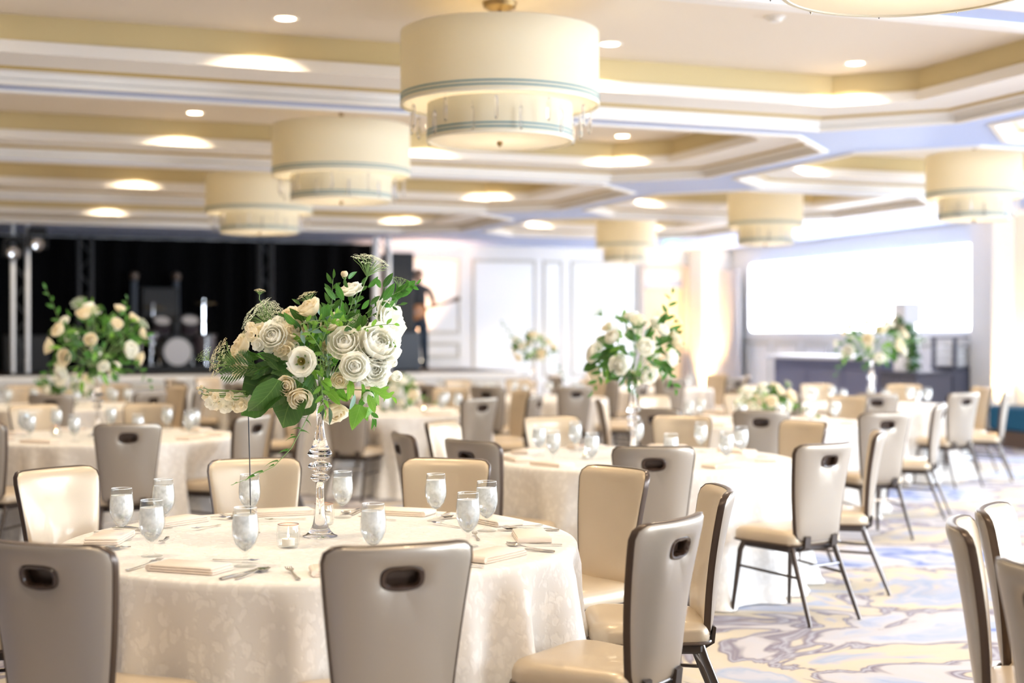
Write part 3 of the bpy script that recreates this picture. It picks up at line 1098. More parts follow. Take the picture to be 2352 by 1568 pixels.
part('lens', MB().lathe([(0, 0.145), (0.06, 0.143), (0.07, 0.14)], 16), 'lamp_lens', t)
spot('uplight', W(uw, 24.55, 1.08), W(uw, 24.75, 3.1), 160, 80, (1.0, 0.56, 0.30), 0.9)

# ------------------------------------------------------------------ downlights
dl_mesh_ring = MB().lathe([(0.062, 0.0), (0.085, -0.006), (0.092, 0.0)], 20).mesh('trim_ring', 'coffer_trim_paint')
dl_mesh_lens = MB().lathe([(0.0, -0.002), (0.062, -0.003)], 20).mesh('lens', 'lamp_lens')
ordn = ['nearest', 'second', 'third', 'fourth', 'fifth', 'sixth']
for ci, v in enumerate(VC):
    for (cu, offs, side) in ((2.95, (-3.12, -1.13, 1.13, 3.12), 'L'), (9.43, (-0.85, 0.85), 'R')):
        for j, du in enumerate(offs):
            for s in (-1, 1):
                u, vv = cu + du, v + s * 0.88
                if s == 1 and ci >= 2:
                    row = ['first', 'second', 'third', 'last'][j] if side == 'L' else ['first', 'last'][j]
                    t = thing('recessed_downlight', '%s downlight from the left, far edge of the %s %s ceiling coffer in view' % (row, ordn[ci - 2], 'long' if side == 'L' else 'square'), 'light', W(u, vv, ZT), PHI, 'recessed ceiling downlights')
                    obj('trim_ring', dl_mesh_ring, t)
                    obj('lens', dl_mesh_lens, t)
                edge = abs(du) > 3 or side == 'R'
                spot('downlight', W(u, vv, ZT - 0.015), W(u + (0.12 if du > 0 else -0.12), vv + s * 0.44, ZT - 1.015), DOWN_POWER, 106, WARM, 0.3, 0.05)

# ------------------------------------------------------------------ drum pendants


def make_pendant(R, RL, ncry):
    t = thing('drum_pendant', '', 'pendant light')
    z2, z1, zc, zl = 3.31, 2.87, 2.87, 2.655
    part('canopy', MB().lathe([(0.0, 3.44), (0.05, 3.44), (0.10, 3.47), (0.105, 3.499), (0, 3.499)], 24), 'antique_brass', t)
    part('rod', MB().tube([(0, 0, 3.3), (0, 0, 3.45)], 0.018, n=10), 'antique_brass', t)
    up = part('upper_shade', MB().lathe([(R - 0.012, z1), (R, z1), (R, z2), (R - 0.012, z2), (R - 0.012, z1)], 64), 'shade_fabric', t)
    part('shade_top', MB().lathe([(0.0, z2 - 0.01), (R - 0.012, z2 - 0.01)], 64), 'shade_fabric', t)
    part('upper_diffuser', MB().lathe([(0.0, z1 + 0.012), (R - 0.012, z1 + 0.012)], 64), 'diffuser', t)
    lo = part('lower_shade', MB().lathe([(RL - 0.012, zl), (RL, zl), (RL, zc + 0.01), (RL - 0.012, zc + 0.01), (RL - 0.012, zl)], 64), 'shade_fabric', t)
    part('lower_diffuser', MB().lathe([(0.0, zl + 0.006), (RL - 0.012, zl + 0.006)], 64), 'diffuser', t)
    part('finial', MB().lathe([(0.0, zl - 0.03), (0.012, zl - 0.02), (0.02, zl - 0.005), (0.012, zl + 0.008)], 12, cap1=True), 'antique_brass', t)
    for rr, zz, pr in ((R, z1, up), (RL, zl, lo)):
        for dz, h in ((0.030, 0.009), (0.052, 0.009)):
            part('teal_band', MB().lathe([(rr, zz + dz), (rr + 0.003, zz + dz), (rr + 0.003, zz + dz + h), (rr, zz + dz + h)], 64), 'teal_band', pr)
        part('hem', MB().lathe([(rr, zz), (rr + 0.004, zz), (rr + 0.004, zz + 0.014), (rr, zz + 0.014)], 64), 'shade_trim', pr)
    cm = MB()
    cm.lathe([(0.0, 0.0), (0.011, -0.012), (0.012, -0.12), (0.0, -0.14)], 6)
    cm.tube([(0, 0, 0.03), (0, 0, -0.005)], 0.002, n=5)
    cme = cm.mesh('crystal', 'crystal', smooth=False)
    for i in range(ncry):
        a = 2 * pi * (i + 0.4) / ncry
        rr = (R - 0.05) if i % 2 == 0 else (R - 0.11)
        obj('crystal', cme, t, loc=(rr * cos(a), rr * sin(a), z1 - 0.02 - 0.05 * (i % 2)), rot=(0, 0, a))
    register(t)
    return t


pa = make_pendant(0.60, 0.44, 22)
pb = make_pendant(0.475, 0.35, 18)
PEND = [(pa, 2.95, 8.10, 'big cream drum pendant, largest whole one, nearest in the long coffers'),
        (pa, 2.95, 4.03, 'cream drum pendant overhead at the top edge, only its base in frame'),
        (pa, 2.96, 12.18, 'big cream drum pendant, middle of the receding row over the bouquet'),
        (pa, 2.98, 16.20, 'big cream drum pendant, farthest of the row, nearest the stage'),
        (pb, 9.43, 11.86, 'smaller cream drum pendant nearest the glowing screen\'s end column'),
        (pb, 9.43, 15.95, 'smaller cream drum pendant, middle one between screen and exit sign'),
        (pb, 9.55, 20.40, 'smallest and farthest cream drum pendant, in front of the wall panels')]
seen = set()
for (pr, u, v, lab) in PEND:
    if pr.name not in seen:
        seen.add(pr.name)
        pr.location = W(u, v, 0)
        pr['label'] = lab
        pr['group'] = 'drum pendants'
    else:
        dup(pr, W(u, v, 0), 0, lab, 'drum pendants')
    bl = bpy.data.lights.new('pendant_fill', 'POINT')  # added fill that brightens the shades from within; the pendants look unlit
    bl.energy = 3.6
    bl.color = (1.0, 0.85, 0.62)
    bl.shadow_soft_size = 0.06
    bo_ = bpy.data.objects.new('pendant_fill', bl)
    bo_.location = W(u, v, 3.08)
    COL.objects.link(bo_)

# smoke detector on the near tray
q = P(1780, 36, 9.0)
t = thing('smoke_detector', 'small white smoke detector on the near ceiling tray', 'detector', (q.x, q.y, ZT), 0)
part('detector_body', MB().lathe([(0.0, -0.035), (0.035, -0.034), (0.05, -0.015), (0.055, -0.0005)], 20), 'coffer_trim_paint', t)
part('detector_base', MB().lathe([(0.055, -0.012), (0.066, -0.008), (0.066, -0.0005)], 20), 'coffer_trim_paint', t)

# ------------------------------------------------------------------ banquet chair
ZBK0, ZBK1 = 0.415, 0.925
HC = 0.835


def back_pos(a, b):
    """centre sheet of the backrest at width a, height b (chair faces +y)"""
    s = (b - ZBK0) / (ZBK1 - ZBK0)
    w = 0.155 + (0.215 - 0.155) * s
    y = -0.205 - 0.085 * s - 0.012 * sin(s * pi) * -1
    y += (0.018 + 0.036 * s) * abs(a / w) ** 2.5
    return y


def rounded_poly(pts, rads, seg=5):
    out = []
    n = len(pts)
    for i in range(n):
        p0, p1, p2 = Vector(pts[i - 1]), Vector(pts[i]), Vector(pts[(i + 1) % n])
        d0, d1 = (p0 - p1).normalized(), (p2 - p1).normalized()
        r = rads[i]
        for k in range(seg + 1):
            t = k / seg
            a, b = p1 + d0 * r, p1 + d1 * r
            out.append((a * (1 - t) + p1 * t) * (1 - t) + (p1 * (1 - t) + b * t) * t)
    return out


def resample(loop, n):
    m = len(loop)
    ds = [0]
    for i in range(m):
        ds.append(ds[-1] + (loop[(i + 1) % m] - loop[i]).length)
    out = []
    for k in range(n):
        t = ds[-1] * k / n
        i = max(j for j in range(m) if ds[j] <= t)
        f = (t - ds[i]) / max(ds[i + 1] - ds[i], 1e-9)
        out.append(loop[i].lerp(loop[(i + 1) % m], f))
    return out


NB = 64
OUT = rounded_poly([(0.155, ZBK0), (0.215, ZBK1), (-0.215, ZBK1), (-0.155, ZBK0)], [0.05, 0.055, 0.055, 0.05], 6)
OUT = resample(OUT, NB)
i0 = min(range(NB), key=lambda i: abs(atan2(OUT[i].y - HC, OUT[i].x)))
OUT = OUT[i0:] + OUT[:i0]
INN = []
for i, p in enumerate(OUT):
    th = atan2(p.y - HC, p.x)
    th2 = 2 * pi * i / NB
    while th2 - th > pi:
        th2 -= 2 * pi
    while th - th2 > pi:
        th2 += 2 * pi
    a = 0.75 * th + 0.25 * th2
    c, s_ = cos(a), sin(a)
    r = (abs(c / 0.054) ** 3.2 + abs(s_ / 0.028) ** 3.2) ** (-1 / 3.2)
    INN.append(Vector((r * c, HC + r * s_)))


def pad(front):
    fr = [0, 0.05, 0.13, 0.28, 0.5, 0.72, 0.88, 0.96, 1.0]
    th = [0.027, 0.0275, 0.0285, 0.030, 0.031, 0.028, 0.022, 0.016, 0.010] if front else [0.009, 0.012, 0.018, 0.021, 0.022, 0.021, 0.018, 0.014, 0.008]
    sg = 1 if front else -1
    L = []
    for f, t in zip(fr, th):
        ring = []
        for i in range(NB):
            p = INN[i].lerp(OUT[i], f)
            ring.append((p.x, back_pos(p.x, p.y) + sg * t, p.y))
        L.append(ring)
    return MB().loops(L, True, front, False)


def chair_mesh():
    M = {}
    M['backrest_pad'] = pad(True).mesh('backrest_pad', 'vinyl', auto=80)
    M['backrest_shell'] = pad(False).mesh('backrest_shell', 'vinyl_back', auto=80)
    L = []
    for off, yo in ((-0.003, 0.011), (0.002, 0.0125), (0.0035, 0.008), (0.0035, -0.008), (0.002, -0.0125), (-0.003, -0.011)):
        ring = []
        for i in range(NB):
            t = (OUT[(i + 1) % NB] - OUT[i - 1]).normalized()
            nrm = Vector((t.y, -t.x))
            p = OUT[i] + nrm * off
            ring.append((p.x, back_pos(OUT[i].x, OUT[i].y) + yo, p.y))
        L.append(ring)
    M['piping'] = MB().loops(L).mesh('piping', 'bronze')
    L = []
    for off, yo in ((-0.008, 0.018), (-0.010, 0.010), (-0.009, -0.010), (-0.004, -0.0165), (0.003, -0.018), (0.008, -0.013)):
        ring = []
        for i in range(NB):
            d = (INN[i] - Vector((0, HC))).normalized()
            p = INN[i] + d * off
            ring.append((p.x, back_pos(p.x, p.y) + yo, p.y))
        L.append(ring)
    M['grip_frame'] = MB().loops(L, True, True).mesh('grip_frame', 'handle_brown')
    base = rounded_poly([(-0.185, -0.20), (0.185, -0.20), (0.235, 0.225), (-0.235, 0.225)], [0.05, 0.05, 0.10, 0.10], 6)
    base = resample(base, 44)
    c = Vector((0, 0.02))
    L = []
    for z, ins in ((0.392, 0.016), (0.394, 0.004), (0.405, 0.0), (0.436, 0.0), (0.450, 0.005), (0.461, 0.018), (0.468, 0.045), (0.472, 0.09)):
        ring = []
        for p in base:
            d = (p - c)
            q = c + d * (1 - ins / d.length)
            ring.append((q.x, q.y, z + (0.003 if z > 0.46 else 0)))
        L.append(ring)
    M['seat'] = MB().loops(L, True, True, True).mesh('seat', 'vinyl', auto=80)
    pp = [(c + (p - c) * 1.012) for p in base]
    M['seat_seam'] = MB().tube([(p.x, p.y, 0.398) for p in pp], 0.006, n=6, closed=True).mesh('seat_seam', 'bronze')
    M['seat_frame'] = MB().box((0, 0.0, 0.376), (0.36, 0.34, 0.036), bev=0.008).mesh('seat_frame', 'seat_base')
    for s in (-1, 1):
        M['front%d' % s] = MB().tube([(s * 0.175, 0.165, 0.385), (s * 0.19, 0.18, 0.34), (s * 0.215, 0.215, 0.012), (s * 0.216, 0.217, 0.0)], [0.016, 0.0155, 0.011, 0.012], n=10).mesh('leg', 'leg_metal')
        M['rear%d' % s] = MB().tube([(s * 0.155, -0.165, 0.385), (s * 0.16, -0.18, 0.34), (s * 0.185, -0.315, 0.012), (s * 0.186, -0.317, 0.0)], [0.016, 0.0155, 0.011, 0.012], n=10).mesh('leg', 'leg_metal')
        M['bracket%d' % s] = MB().loops([[(s * 0.10 - 0.02, y, z), (s * 0.10 + 0.02, y, z), (s * 0.10 + 0.02, y + 0.012, z + 0.006), (s * 0.10 - 0.02, y + 0.012, z + 0.006)] for y, z in ((-0.10, 0.368), (-0.19, 0.366), (-0.222, 0.385), (-0.228, 0.44))], True, True, True).mesh('bracket', 'seat_base')
        M['str%d' % s] = MB().tube([(s * 0.197, 0.189, 0.255), (s * 0.169, -0.222, 0.235)], 0.0075, n=8).mesh('stretcher', 'leg_metal')
    M['cross'] = MB().tube([(-0.165, -0.203, 0.285), (0.165, -0.203, 0.285)], 0.0075, n=8).mesh('cross_bar', 'light_metal')
    return M


CM = chair_mesh()
chair0 = thing('banquet_chair', '', 'chair')
for nm, key in (('backrest_shell', 'backrest_shell'), ('backrest_pad', 'backrest_pad'), ('piping', 'piping'), ('grip_frame', 'grip_frame'), ('seat', 'seat'),
                ('seat_seam', 'seat_seam'), ('seat_frame', 'seat_frame'), ('leg', 'front-1'), ('leg', 'front1'), ('leg', 'rear-1'), ('leg', 'rear1'), ('bracket', 'bracket-1'), ('bracket', 'bracket1'),
                ('stretcher', 'str-1'), ('stretcher', 'str1'), ('cross_bar', 'cross')):
    obj(nm, CM[key], chair0)
register(chair0)
used = [False]


def place_chair(ox, oy, rz, label, group):
    if not used[0]:
        used[0] = True
        chair0.location = (ox, oy, 0)
        chair0.rotation_euler = (0, 0, rz)
        chair0['label'] = label
        chair0['group'] = group
    else:
        dup(chair0, (ox, oy, 0), rz, label, group)


# ------------------------------------------------------------------ tables
ZTAB = 0.745
RT = 0.925
TABLES = {
    'T0': (-0.69, 5.15, 'nearest table'), 'T1': (0.77, 8.60, 'table behind it to the right'), 'T2': (-2.97, 10.5, 'left table beyond'),
    'T3': (-1.15, 13.9, 'table'), 'T4': (2.15, 12.25, 'table'), 'T5': (3.80, 15.2, 'table'), 'T6': (-4.70, 15.0, 'table'),
    'T7': (0.22, 17.0, 'table'), 'T8': (1.90, 20.0, 'table'), 'T10': (-3.0, 18.3, 'table'), 'T13': (2.80, 3.95, 'table')}
TN = {'T0': 'the nearest table', 'T1': 'the middle tall-bouquet table', 'T2': 'the left tall-bouquet table',
      'T3': 'the low-flower table behind nearest bouquet', 'T4': 'the low-flower table before the bar', 'T5': 'the tall-bouquet table before the cake', 'T6': 'the far left low-flower table',
      'T7': 'the tall-bouquet table before white panels', 'T8': 'the table before the corner door', 'T10': 'the table nearest the stage', 'T13': 'the cropped right-hand table'}

# chairs given by the centre of the top edge: (px, py) in the photograph's geometry
SPEC = {
    'T0': [(84, 1244, 3), (926, 1246, 4), (1566, 1186, 0), (1668, 1117, 0), (1432, 1070, 0), (1034, 1050, 0), (580, 1050, 0), (112, 1072, 0)],
    'T1': [(1502, 1023, 0), (1908, 1016, 0), (2027, 988, 0), (1858, 964, 0), (1570, 952, 0), (1260, 954, 0), (1002, 966, 0), (912, 992, 0), (1070, 1009, 0)],
    'T2': [(295, 971, 0), (72, 927, 0), (345, 924, 0), (592, 952, 0)],
    'T3': [(790, 913, 0)],
    'T4': [(1748, 941, 0), (2040, 946, 0), (2168, 926, 0), (1503, 936, 0)],
    'T13': [(2190, 1193, -7), (2262, 1160, 0), (2388, 1300, 0)],
}
SPEC_FACE = {}


def world_chair(px, py):
    d = (H - ZBK1 - 0.006) * F / (py - HY)
    return Vector(((px - 1176) / F * d, d))


CHAIRS = {k: [] for k in TABLES}
for k, lst in SPEC.items():
    cx, cy, _ = TABLES[k]
    for (px, py, tw) in lst:
        p = world_chair(px, py)
        dr = (Vector((cx, cy)) - p).normalized()
        ang = atan2(dr.y, dr.x) - pi / 2 + radians(tw)
        org = p + Vector((-sin(ang), cos(ang))) * 0.285
        # keep the seat from running past the table edge too far
        rr = (org - Vector((cx, cy))).length
        CHAIRS[k].append((org, ang))


def ring_chairs(k, n, ph, skip=()):
    cx, cy, _ = TABLES[k]
    have = [atan2(o.y - cy, o.x - cx) for o, a in CHAIRS[k]]
    for i in range(n):
        th = ph + 2 * pi * i / n
        if i in skip:
            continue
        if any(abs((th - h + pi) % (2 * pi) - pi) < radians(30) for h in have):
            continue
        th += random.uniform(-0.05, 0.05)
        r = RT + 0.22 + random.uniform(-0.02, 0.05)
        o = Vector((cx + r * cos(th), cy + r * sin(th)))
        CHAIRS[k].append((o, th + pi / 2 + random.uniform(-0.08, 0.08)))


ring_chairs('T0', 10, radians(184))
ring_chairs('T2', 9, radians(-69))
ring_chairs('T3', 9, radians(-53))
ring_chairs('T4', 9, radians(5))
ring_chairs('T5', 9, radians(-22))
ring_chairs('T6', 9, radians(-75))
ring_chairs('T7', 9, radians(-68))
ring_chairs('T8', 9, radians(-80))
ring_chairs('T10', 9, radians(-60))


def side_word(th):
    """where around its table, as seen from the camera"""
    d = (math.degrees(th)) % 360
    names = [(0, 'right end'), (40, 'back right corner'), (72, 'far side, right'), (108, 'far side, left'), (140, 'back left corner'), (180, 'left end'), (216, 'front left'), (250, 'near side, left'), (288, 'near side, right'), (324, 'front right')]
    return min(names, key=lambda q: abs((q[0] - d + 180) % 360 - 180))[1]


LAB0 = {0: 'grey-backed chair cut by the photo\'s left edge, in front of the nearest table', 1: 'large grey-backed chair at the front of the nearest table', 2: 'cream chair with chrome-lit grip hole at the nearest table\'s right front',
        3: 'cream chair turned edge-on behind the right front chair of the nearest table', 4: 'tan chair showing its front and side right of the bouquet', 5: 'tan chair front beyond the goblets right of the vase',
        6: 'tan and pale chair front behind the thin rod stand', 7: 'bright white-lit chair front at left of the nearest table'}
LABF = {0: 'slim tan-sided chair seen edge-on at the right foreground', 1: 'white-lit chair front with dark piping at the right photo edge', 2: 'tan chair back corner lowest at the right photo edge'}
taken = set()
for k in TABLES:
    cx, cy, _ = TABLES[k]
    for i, (o, a) in enumerate(sorted(CHAIRS[k], key=lambda q: 0) if k in ('T0', 'T13') else CHAIRS[k]):
        th = atan2(o.y - cy, o.x - cx)
        if k == 'T0' and i in LAB0:
            lab = LAB0[i]
        elif k == 'T13':
            lab = LABF[i]
        else:
            lab = 'cream chair at the %s of %s' % (side_word(th), TN[k])
            b = lab
            j = 0
            while lab in taken:
                j += 1
                lab = b.replace('cream chair', ['dark-piped chair', 'tan grip-hole chair', 'padded chair'][j - 1])
        taken.add(lab)
        place_chair(o.x, o.y, a, lab, 'banquet chairs')


def sstep(a, b, x):
    t = min(max((x - a) / (b - a), 0), 1)
    return t * t * (3 - 2 * t)


def cloth_mesh(k, n, seed):
    rnd = random.Random(seed)
    cx, cy, _ = TABLES[k]
    angs = [atan2(o.y - cy, o.x - cx) for o, a in CHAIRS[k]]
    reach = [max(0.0, RT + 0.02 - ((o - Vector((cx, cy))).length - 0.232)) for o, a in CHAIRS[k]]
    h = [(rnd.randint(12, 32), rnd.uniform(0, 6.28), rnd.uniform(0.3, 1)) for _ in range(8)]
    L = []
    for r in (0.0001, 0.3, 0.6, RT - 0.06, RT - 0.02):
        L.append([(r * cos(2 * pi * j / n), r * sin(2 * pi * j / n), ZTAB) for j in range(n)])
    for (dr, z) in ((-0.006, ZTAB - 0.003), (0.001, ZTAB - 0.012), (0.004, ZTAB - 0.03), (0.006, 0.66), (0.010, 0.58), (0.016, 0.49), (0.022, 0.40), (0.030, 0.30), (0.037, 0.20), (0.044, 0.10), (0.055, 0.035), (0.075, 0.006)):
        ring = []
        for j in range(n):
            th = 2 * pi * j / n
            t = sstep(ZTAB - 0.02, 0.05, z) if False else min(max((ZTAB - 0.03 - z) / 0.7, 0), 1)
            f = sum(w * sin(m * th + p) for m, p, w in h) / 2.6
            f = (abs(f) ** 0.8) * (1 if f > 0 else -0.55)
            r = RT + dr + f * 0.135 * t ** 0.6
            for a0, rc in zip(angs, reach):
                da = abs((th - a0 + pi) % (2 * pi) - pi)
                g = math.exp(-(da / 0.285) ** 4)
                r -= (rc + 0.028) * g * sstep(0.735, 0.50, z) * (0.55 + 0.45 * sstep(0.0, 0.40, z))
            ring.append((r * cos(th), r * sin(th), z))
        L.append(ring)
    return MB().loops(L, True, True).mesh('tablecloth', 'damask', auto=70)


CLAB = {'T0': 'white patterned floor-length cloth on the nearest round table, under the sharp bouquet', 'T1': 'white floor-length cloth on the middle round table, behind and right of the nearest',
        'T2': 'white floor-length cloth on the left round table, before the drums', 'T3': 'white floor-length cloth on the round table behind the nearest bouquet',
        'T4': 'white floor-length cloth on the round table with low flowers before the bar', 'T5': 'white floor-length cloth on the round table before the cake',
        'T6': 'white floor-length cloth on the far left round table with low flowers', 'T7': 'white floor-length cloth on the far round table before the white panels',
        'T8': 'white floor-length cloth on the far round table before the corner door', 'T10': 'white floor-length cloth on the round table nearest the stage', 'T13': 'white floor-length cloth on the round table beside the right foreground chairs'}
for i, k in enumerate(TABLES):
    cx, cy, _ = TABLES[k]
    o = obj('tablecloth', cloth_mesh(k, 260 if k in ('T0', 'T1') else 150, 20 + i), None, loc=(cx, cy, 0))
    tag(o, CLAB[k], 'tablecloth', 'round tablecloths')

# ------------------------------------------------------------------ tableware
gp = [(0.0, 0.0), (0.034, 0.0), (0.036, 0.002), (0.030, 0.0045), (0.014, 0.008), (0.0065, 0.016), (0.0055, 0.024), (0.008, 0.030), (0.0055, 0.035), (0.008, 0.042), (0.020, 0.054), (0.033, 0.073), (0.0415, 0.097), (0.0435, 0.115),
      (0.0425, 0.138), (0.0395, 0.162), (0.0365, 0.188), (0.0355, 0.1885), (0.0350, 0.1875), (0.0380, 0.162), (0.0410, 0.138), (0.042, 0.115), (0.040, 0.097), (0.0315, 0.074), (0.018, 0.0565), (0.004, 0.047), (0.0, 0.0465)]
gob_me = MB().lathe(gp, 36).mesh('water_goblet', 'thin_glass', auto=80)
wp = [(0.0, 0.048), (0.004, 0.0485), (0.0175, 0.058), (0.031, 0.0752), (0.0395, 0.098), (0.0413, 0.115), (0.0404, 0.138), (0.0375, 0.161), (0.0372, 0.164), (0.0, 0.165)]
wat_me = MB().lathe(wp, 30).mesh('ice_water', 'ice_water', auto=80)
rim_me = MB().tube([(0.036 * cos(a), 0.036 * sin(a), 0.188) for a in [i * 2 * pi / 30 for i in range(30)]], 0.0009, n=5, closed=True).mesh('rim', 'acrylic')
gob0 = tag(obj('water_goblet', gob_me), '', 'glass')
obj('ice_water', wat_me, gob0)
obj('rim', rim_me, gob0)
register(gob0)
gused = [False]


def goblet(x, y, lab, grp, sc=1.0):
    if not gused[0]:
        gused[0] = True
        gob0.location = (x, y, ZTAB + 0.0005)
        gob0['label'] = lab
        gob0['group'] = grp
        return gob0
    return dup(gob0, (x, y, ZTAB + 0.0005), random.uniform(0, 6), lab, grp)


GOB0 = [(279, 1121, 'iced water goblet nearest the white-lit chair, nearest table'), (348, 1148, 'iced water goblet, front one of the left trio'), (375, 1100, 'iced water goblet, back one of the left trio'),
        (563, 1165, 'iced water goblet in front of the thin rod stand'), (573, 1089, 'iced water goblet behind the thin rod stand'), (787, 1082, 'iced water goblet just right of the vase'),
        (857, 1156, 'iced water goblet standing behind the large grey chair back'), (1001, 1088, 'iced water goblet before the tan chair, leftmost of the right trio'), (1075, 1131, 'iced water goblet, front one of the right trio'),
        (1118, 1105, 'iced water goblet, rightmost on the nearest table')]
for (px, py, lab) in GOB0:
    d = (H - ZTAB - 0.1885) * F / (py - HY)
    goblet((px - 1176) / F * d, d, lab, 'water goblets on the nearest table')

napm = MB()
for i, (w, dpt, z, dx) in enumerate(((0.240, 0.125, 0.004, 0.0), (0.236, 0.122, 0.0115, 0.002), (0.232, 0.118, 0.019, -0.002))):
    napm.box((dx, 0, z), (w, dpt, 0.0075), bev=0.0028)
napm.tube([(-0.118, -0.06, 0.0115), (-0.118, 0.06, 0.0115)], 0.0105, n=10)
nap_me = napm.mesh('napkin', 'napkin')


def flat_shape(outline, zf, th=0.002, m='silver', name='x'):
    """outline: list of (y, halfwidth); zf(y) height -> a thin solid strip"""
    mb = MB()
    L = []
    for y, w in outline:
        z = zf(y)
        L.append([(-w, y, z), (0, y, z - th * 0.4), (w, y, z), (w, y, z + th * 0.6), (0, y, z + th), (-w, y, z + th * 0.6)])
    mb.loops(L, True, True, True)
    return mb


fk = flat_shape([(-0.10, 0.006), (-0.092, 0.0085), (-0.06, 0.006), (0.0, 0.0035), (0.03, 0.0035), (0.042, 0.008), (0.052, 0.0115), (0.06, 0.012)], lambda y: 0.004 + 0.006 * max(0, (y + 0.02)) / 0.08)
for i in range(4):
    x = -0.0095 + i * 0.0063
    fk.tube([(x, 0.058, 0.0115), (x, 0.075, 0.0095), (x, 0.096, 0.013)], [0.0021, 0.002, 0.0012], n=6)
fork_me = fk.mesh('fork', 'silver')
kn = MB()
kn.tube([(0, -0.115, 0.005), (0, -0.105, 0.005), (0, -0.05, 0.005), (0, 0.0, 0.005)], [0.006, 0.0078, 0.007, 0.0045], n=10, flat=0.6)
kn.loops([[(-0.004, y, 0.003), (-0.004 + w, y, 0.003), (-0.004 + w, y, 0.0045), (-0.004, y, 0.007)] for y, w in ((0.0, 0.008), (0.02, 0.015), (0.08, 0.017), (0.105, 0.012), (0.118, 0.002))], True, True, True)
knife_me = kn.mesh('knife', 'silver')
sp = flat_shape([(-0.10, 0.006), (-0.092, 0.0085), (-0.06, 0.006), (0.0, 0.0032), (0.03, 0.0035)], lambda y: 0.004 + 0.008 * max(0, (y + 0.02)) / 0.06)
L = []
for t in [i / 8 for i in range(9)]:
    y = 0.028 + 0.062 * t
    w = 0.0205 * sqrt(max(0.02, 1 - (2 * t - 1) ** 2)) + 0.001
    dpt = 0.010 * (1 - (2 * t - 1) ** 2)
    L.append([(-w, y, 0.0115), (-w * 0.6, y, 0.0115 - dpt * 0.8), (0, y, 0.0115 - dpt), (w * 0.6, y, 0.0115 - dpt * 0.8), (w, y, 0.0115), (0, y, 0.0125 - dpt)])
sp.loops(L, True, True, True)
spoon_me = sp.mesh('spoon', 'silver')

SEAT0 = ['the left-edge grey chair', 'the large grey chair', 'the cream grip-hole chair', 'the edge-on right chair', 'the tan chair right of the bouquet', 'the tan chair beyond the goblets', 'the chair behind the rod stand', 'the white-lit chair',
         'the unseen left-end chair', 'the unseen front-left chair']


def setting(k, th, who, full):
    cx, cy, _ = TABLES[k]
    T = RT - 0.165

    def at(rad, off, dth=0):
        return (cx + rad * cos(th) - off * sin(th), cy + rad * sin(th) + off * cos(th))
    g = 'place settings on ' + TN[k]
    jit = random.uniform(-0.06, 0.06)
    x, y = at(T, -0.01)
    o = obj('napkin', nap_me, None, loc=(x, y, ZTAB), rot=(0, 0, th + pi / 2 + jit))
    tag(o, 'folded peach napkin, %s' % who, 'napkin', 'napkins on ' + TN[k])
    if not full:
        return
    for (nm, me, off, rad, zz, w) in (('fork', fork_me, -0.19, T, 0, 'fork'), ('knife', knife_me, 0.185, T, 0, 'knife'), ('spoon', spoon_me, 0.215, T - 0.01, 0, 'spoon')):
        x, y = at(rad, off)
        o = obj(nm, me, None, loc=(x, y, ZTAB + 0.0008), rot=(0, 0, th + pi / 2 + random.uniform(-0.15, 0.15)))
        tag(o, 'silver %s by the napkin of %s' % (w, who), w, 'cutlery on ' + TN[k])
    x, y = at(T - 0.20, 0.02)
    o = obj('dessert_fork', fork_me, None, loc=(x, y, ZTAB + 0.0008), rot=(0, 0, th + random.uniform(-0.2, 0.2)), sc=0.85)
    tag(o, 'dessert fork inward of the napkin of %s' % who, 'fork', 'cutlery on ' + TN[k])


for i, (o, a) in enumerate(CHAIRS['T0']):
    cx, cy, _ = TABLES['T0']
    setting('T0', atan2(o.y - cy, o.x - cx), SEAT0[min(i, 9)], True)
for k in ('T1', 'T2', 'T3', 'T4', 'T5', 'T6', 'T7', 'T8', 'T10'):
    cx, cy, _ = TABLES[k]
    used_w = {}
    for (o, a) in CHAIRS[k]:
        th = atan2(o.y - cy, o.x - cx)
        w = side_word(th)
        used_w[w] = used_w.get(w, 0) + 1
        if used_w[w] > 1:
            w = 'middle ' + w
        if k in ('T1', 'T2', 'T4', 'T3'):
            setting(k, th, 'the %s of %s' % (w, TN[k]), False)
        g = th + 0.24
        goblet(cx + 0.62 * cos(g), cy + 0.62 * sin(g), 'water goblet at the %s of %s' % (w, TN[k]), 'water goblets on far tables')


def votive(x, y, lab):
    t = thing('votive_candle', lab, 'candle', (x, y, ZTAB + 0.0005), 0, 'votive candles')
    rp = []
    for i in range(15):
        rp.append((0.036 + (0.0012 if i % 2 else 0) + 0.004 * sin(pi * i / 14), 0.004 + 0.078 * i / 14))
    part('glass_cup', MB().lathe([(0, 0), (0.03, 0.0)] + rp + [(0.034, 0.081), (0.034, 0.008), (0, 0.008)], 30), 'thin_glass', t)
    part('gold_rim', MB().tube([(0.0355 * cos(a), 0.0355 * sin(a), 0.082) for a in [i * 2 * pi / 28 for i in range(28)]], 0.0014, n=6, closed=True), 'rose_gold', t)
    c = part('candle', MB().lathe([(0, 0.009), (0.022, 0.009), (0.0225, 0.032), (0.015, 0.030), (0, 0.029)], 20), 'wax', t)
    part('wick', MB().tube([(0, 0, 0.029), (0.001, 0, 0.036)], 0.0008, n=5), 'hair', c)
    part('flame', MB().lathe([(0.0, 0.034), (0.0038, 0.039), (0.0042, 0.043), (0.002, 0.051), (0.0, 0.056)], 10), 'flame', c)
    return t


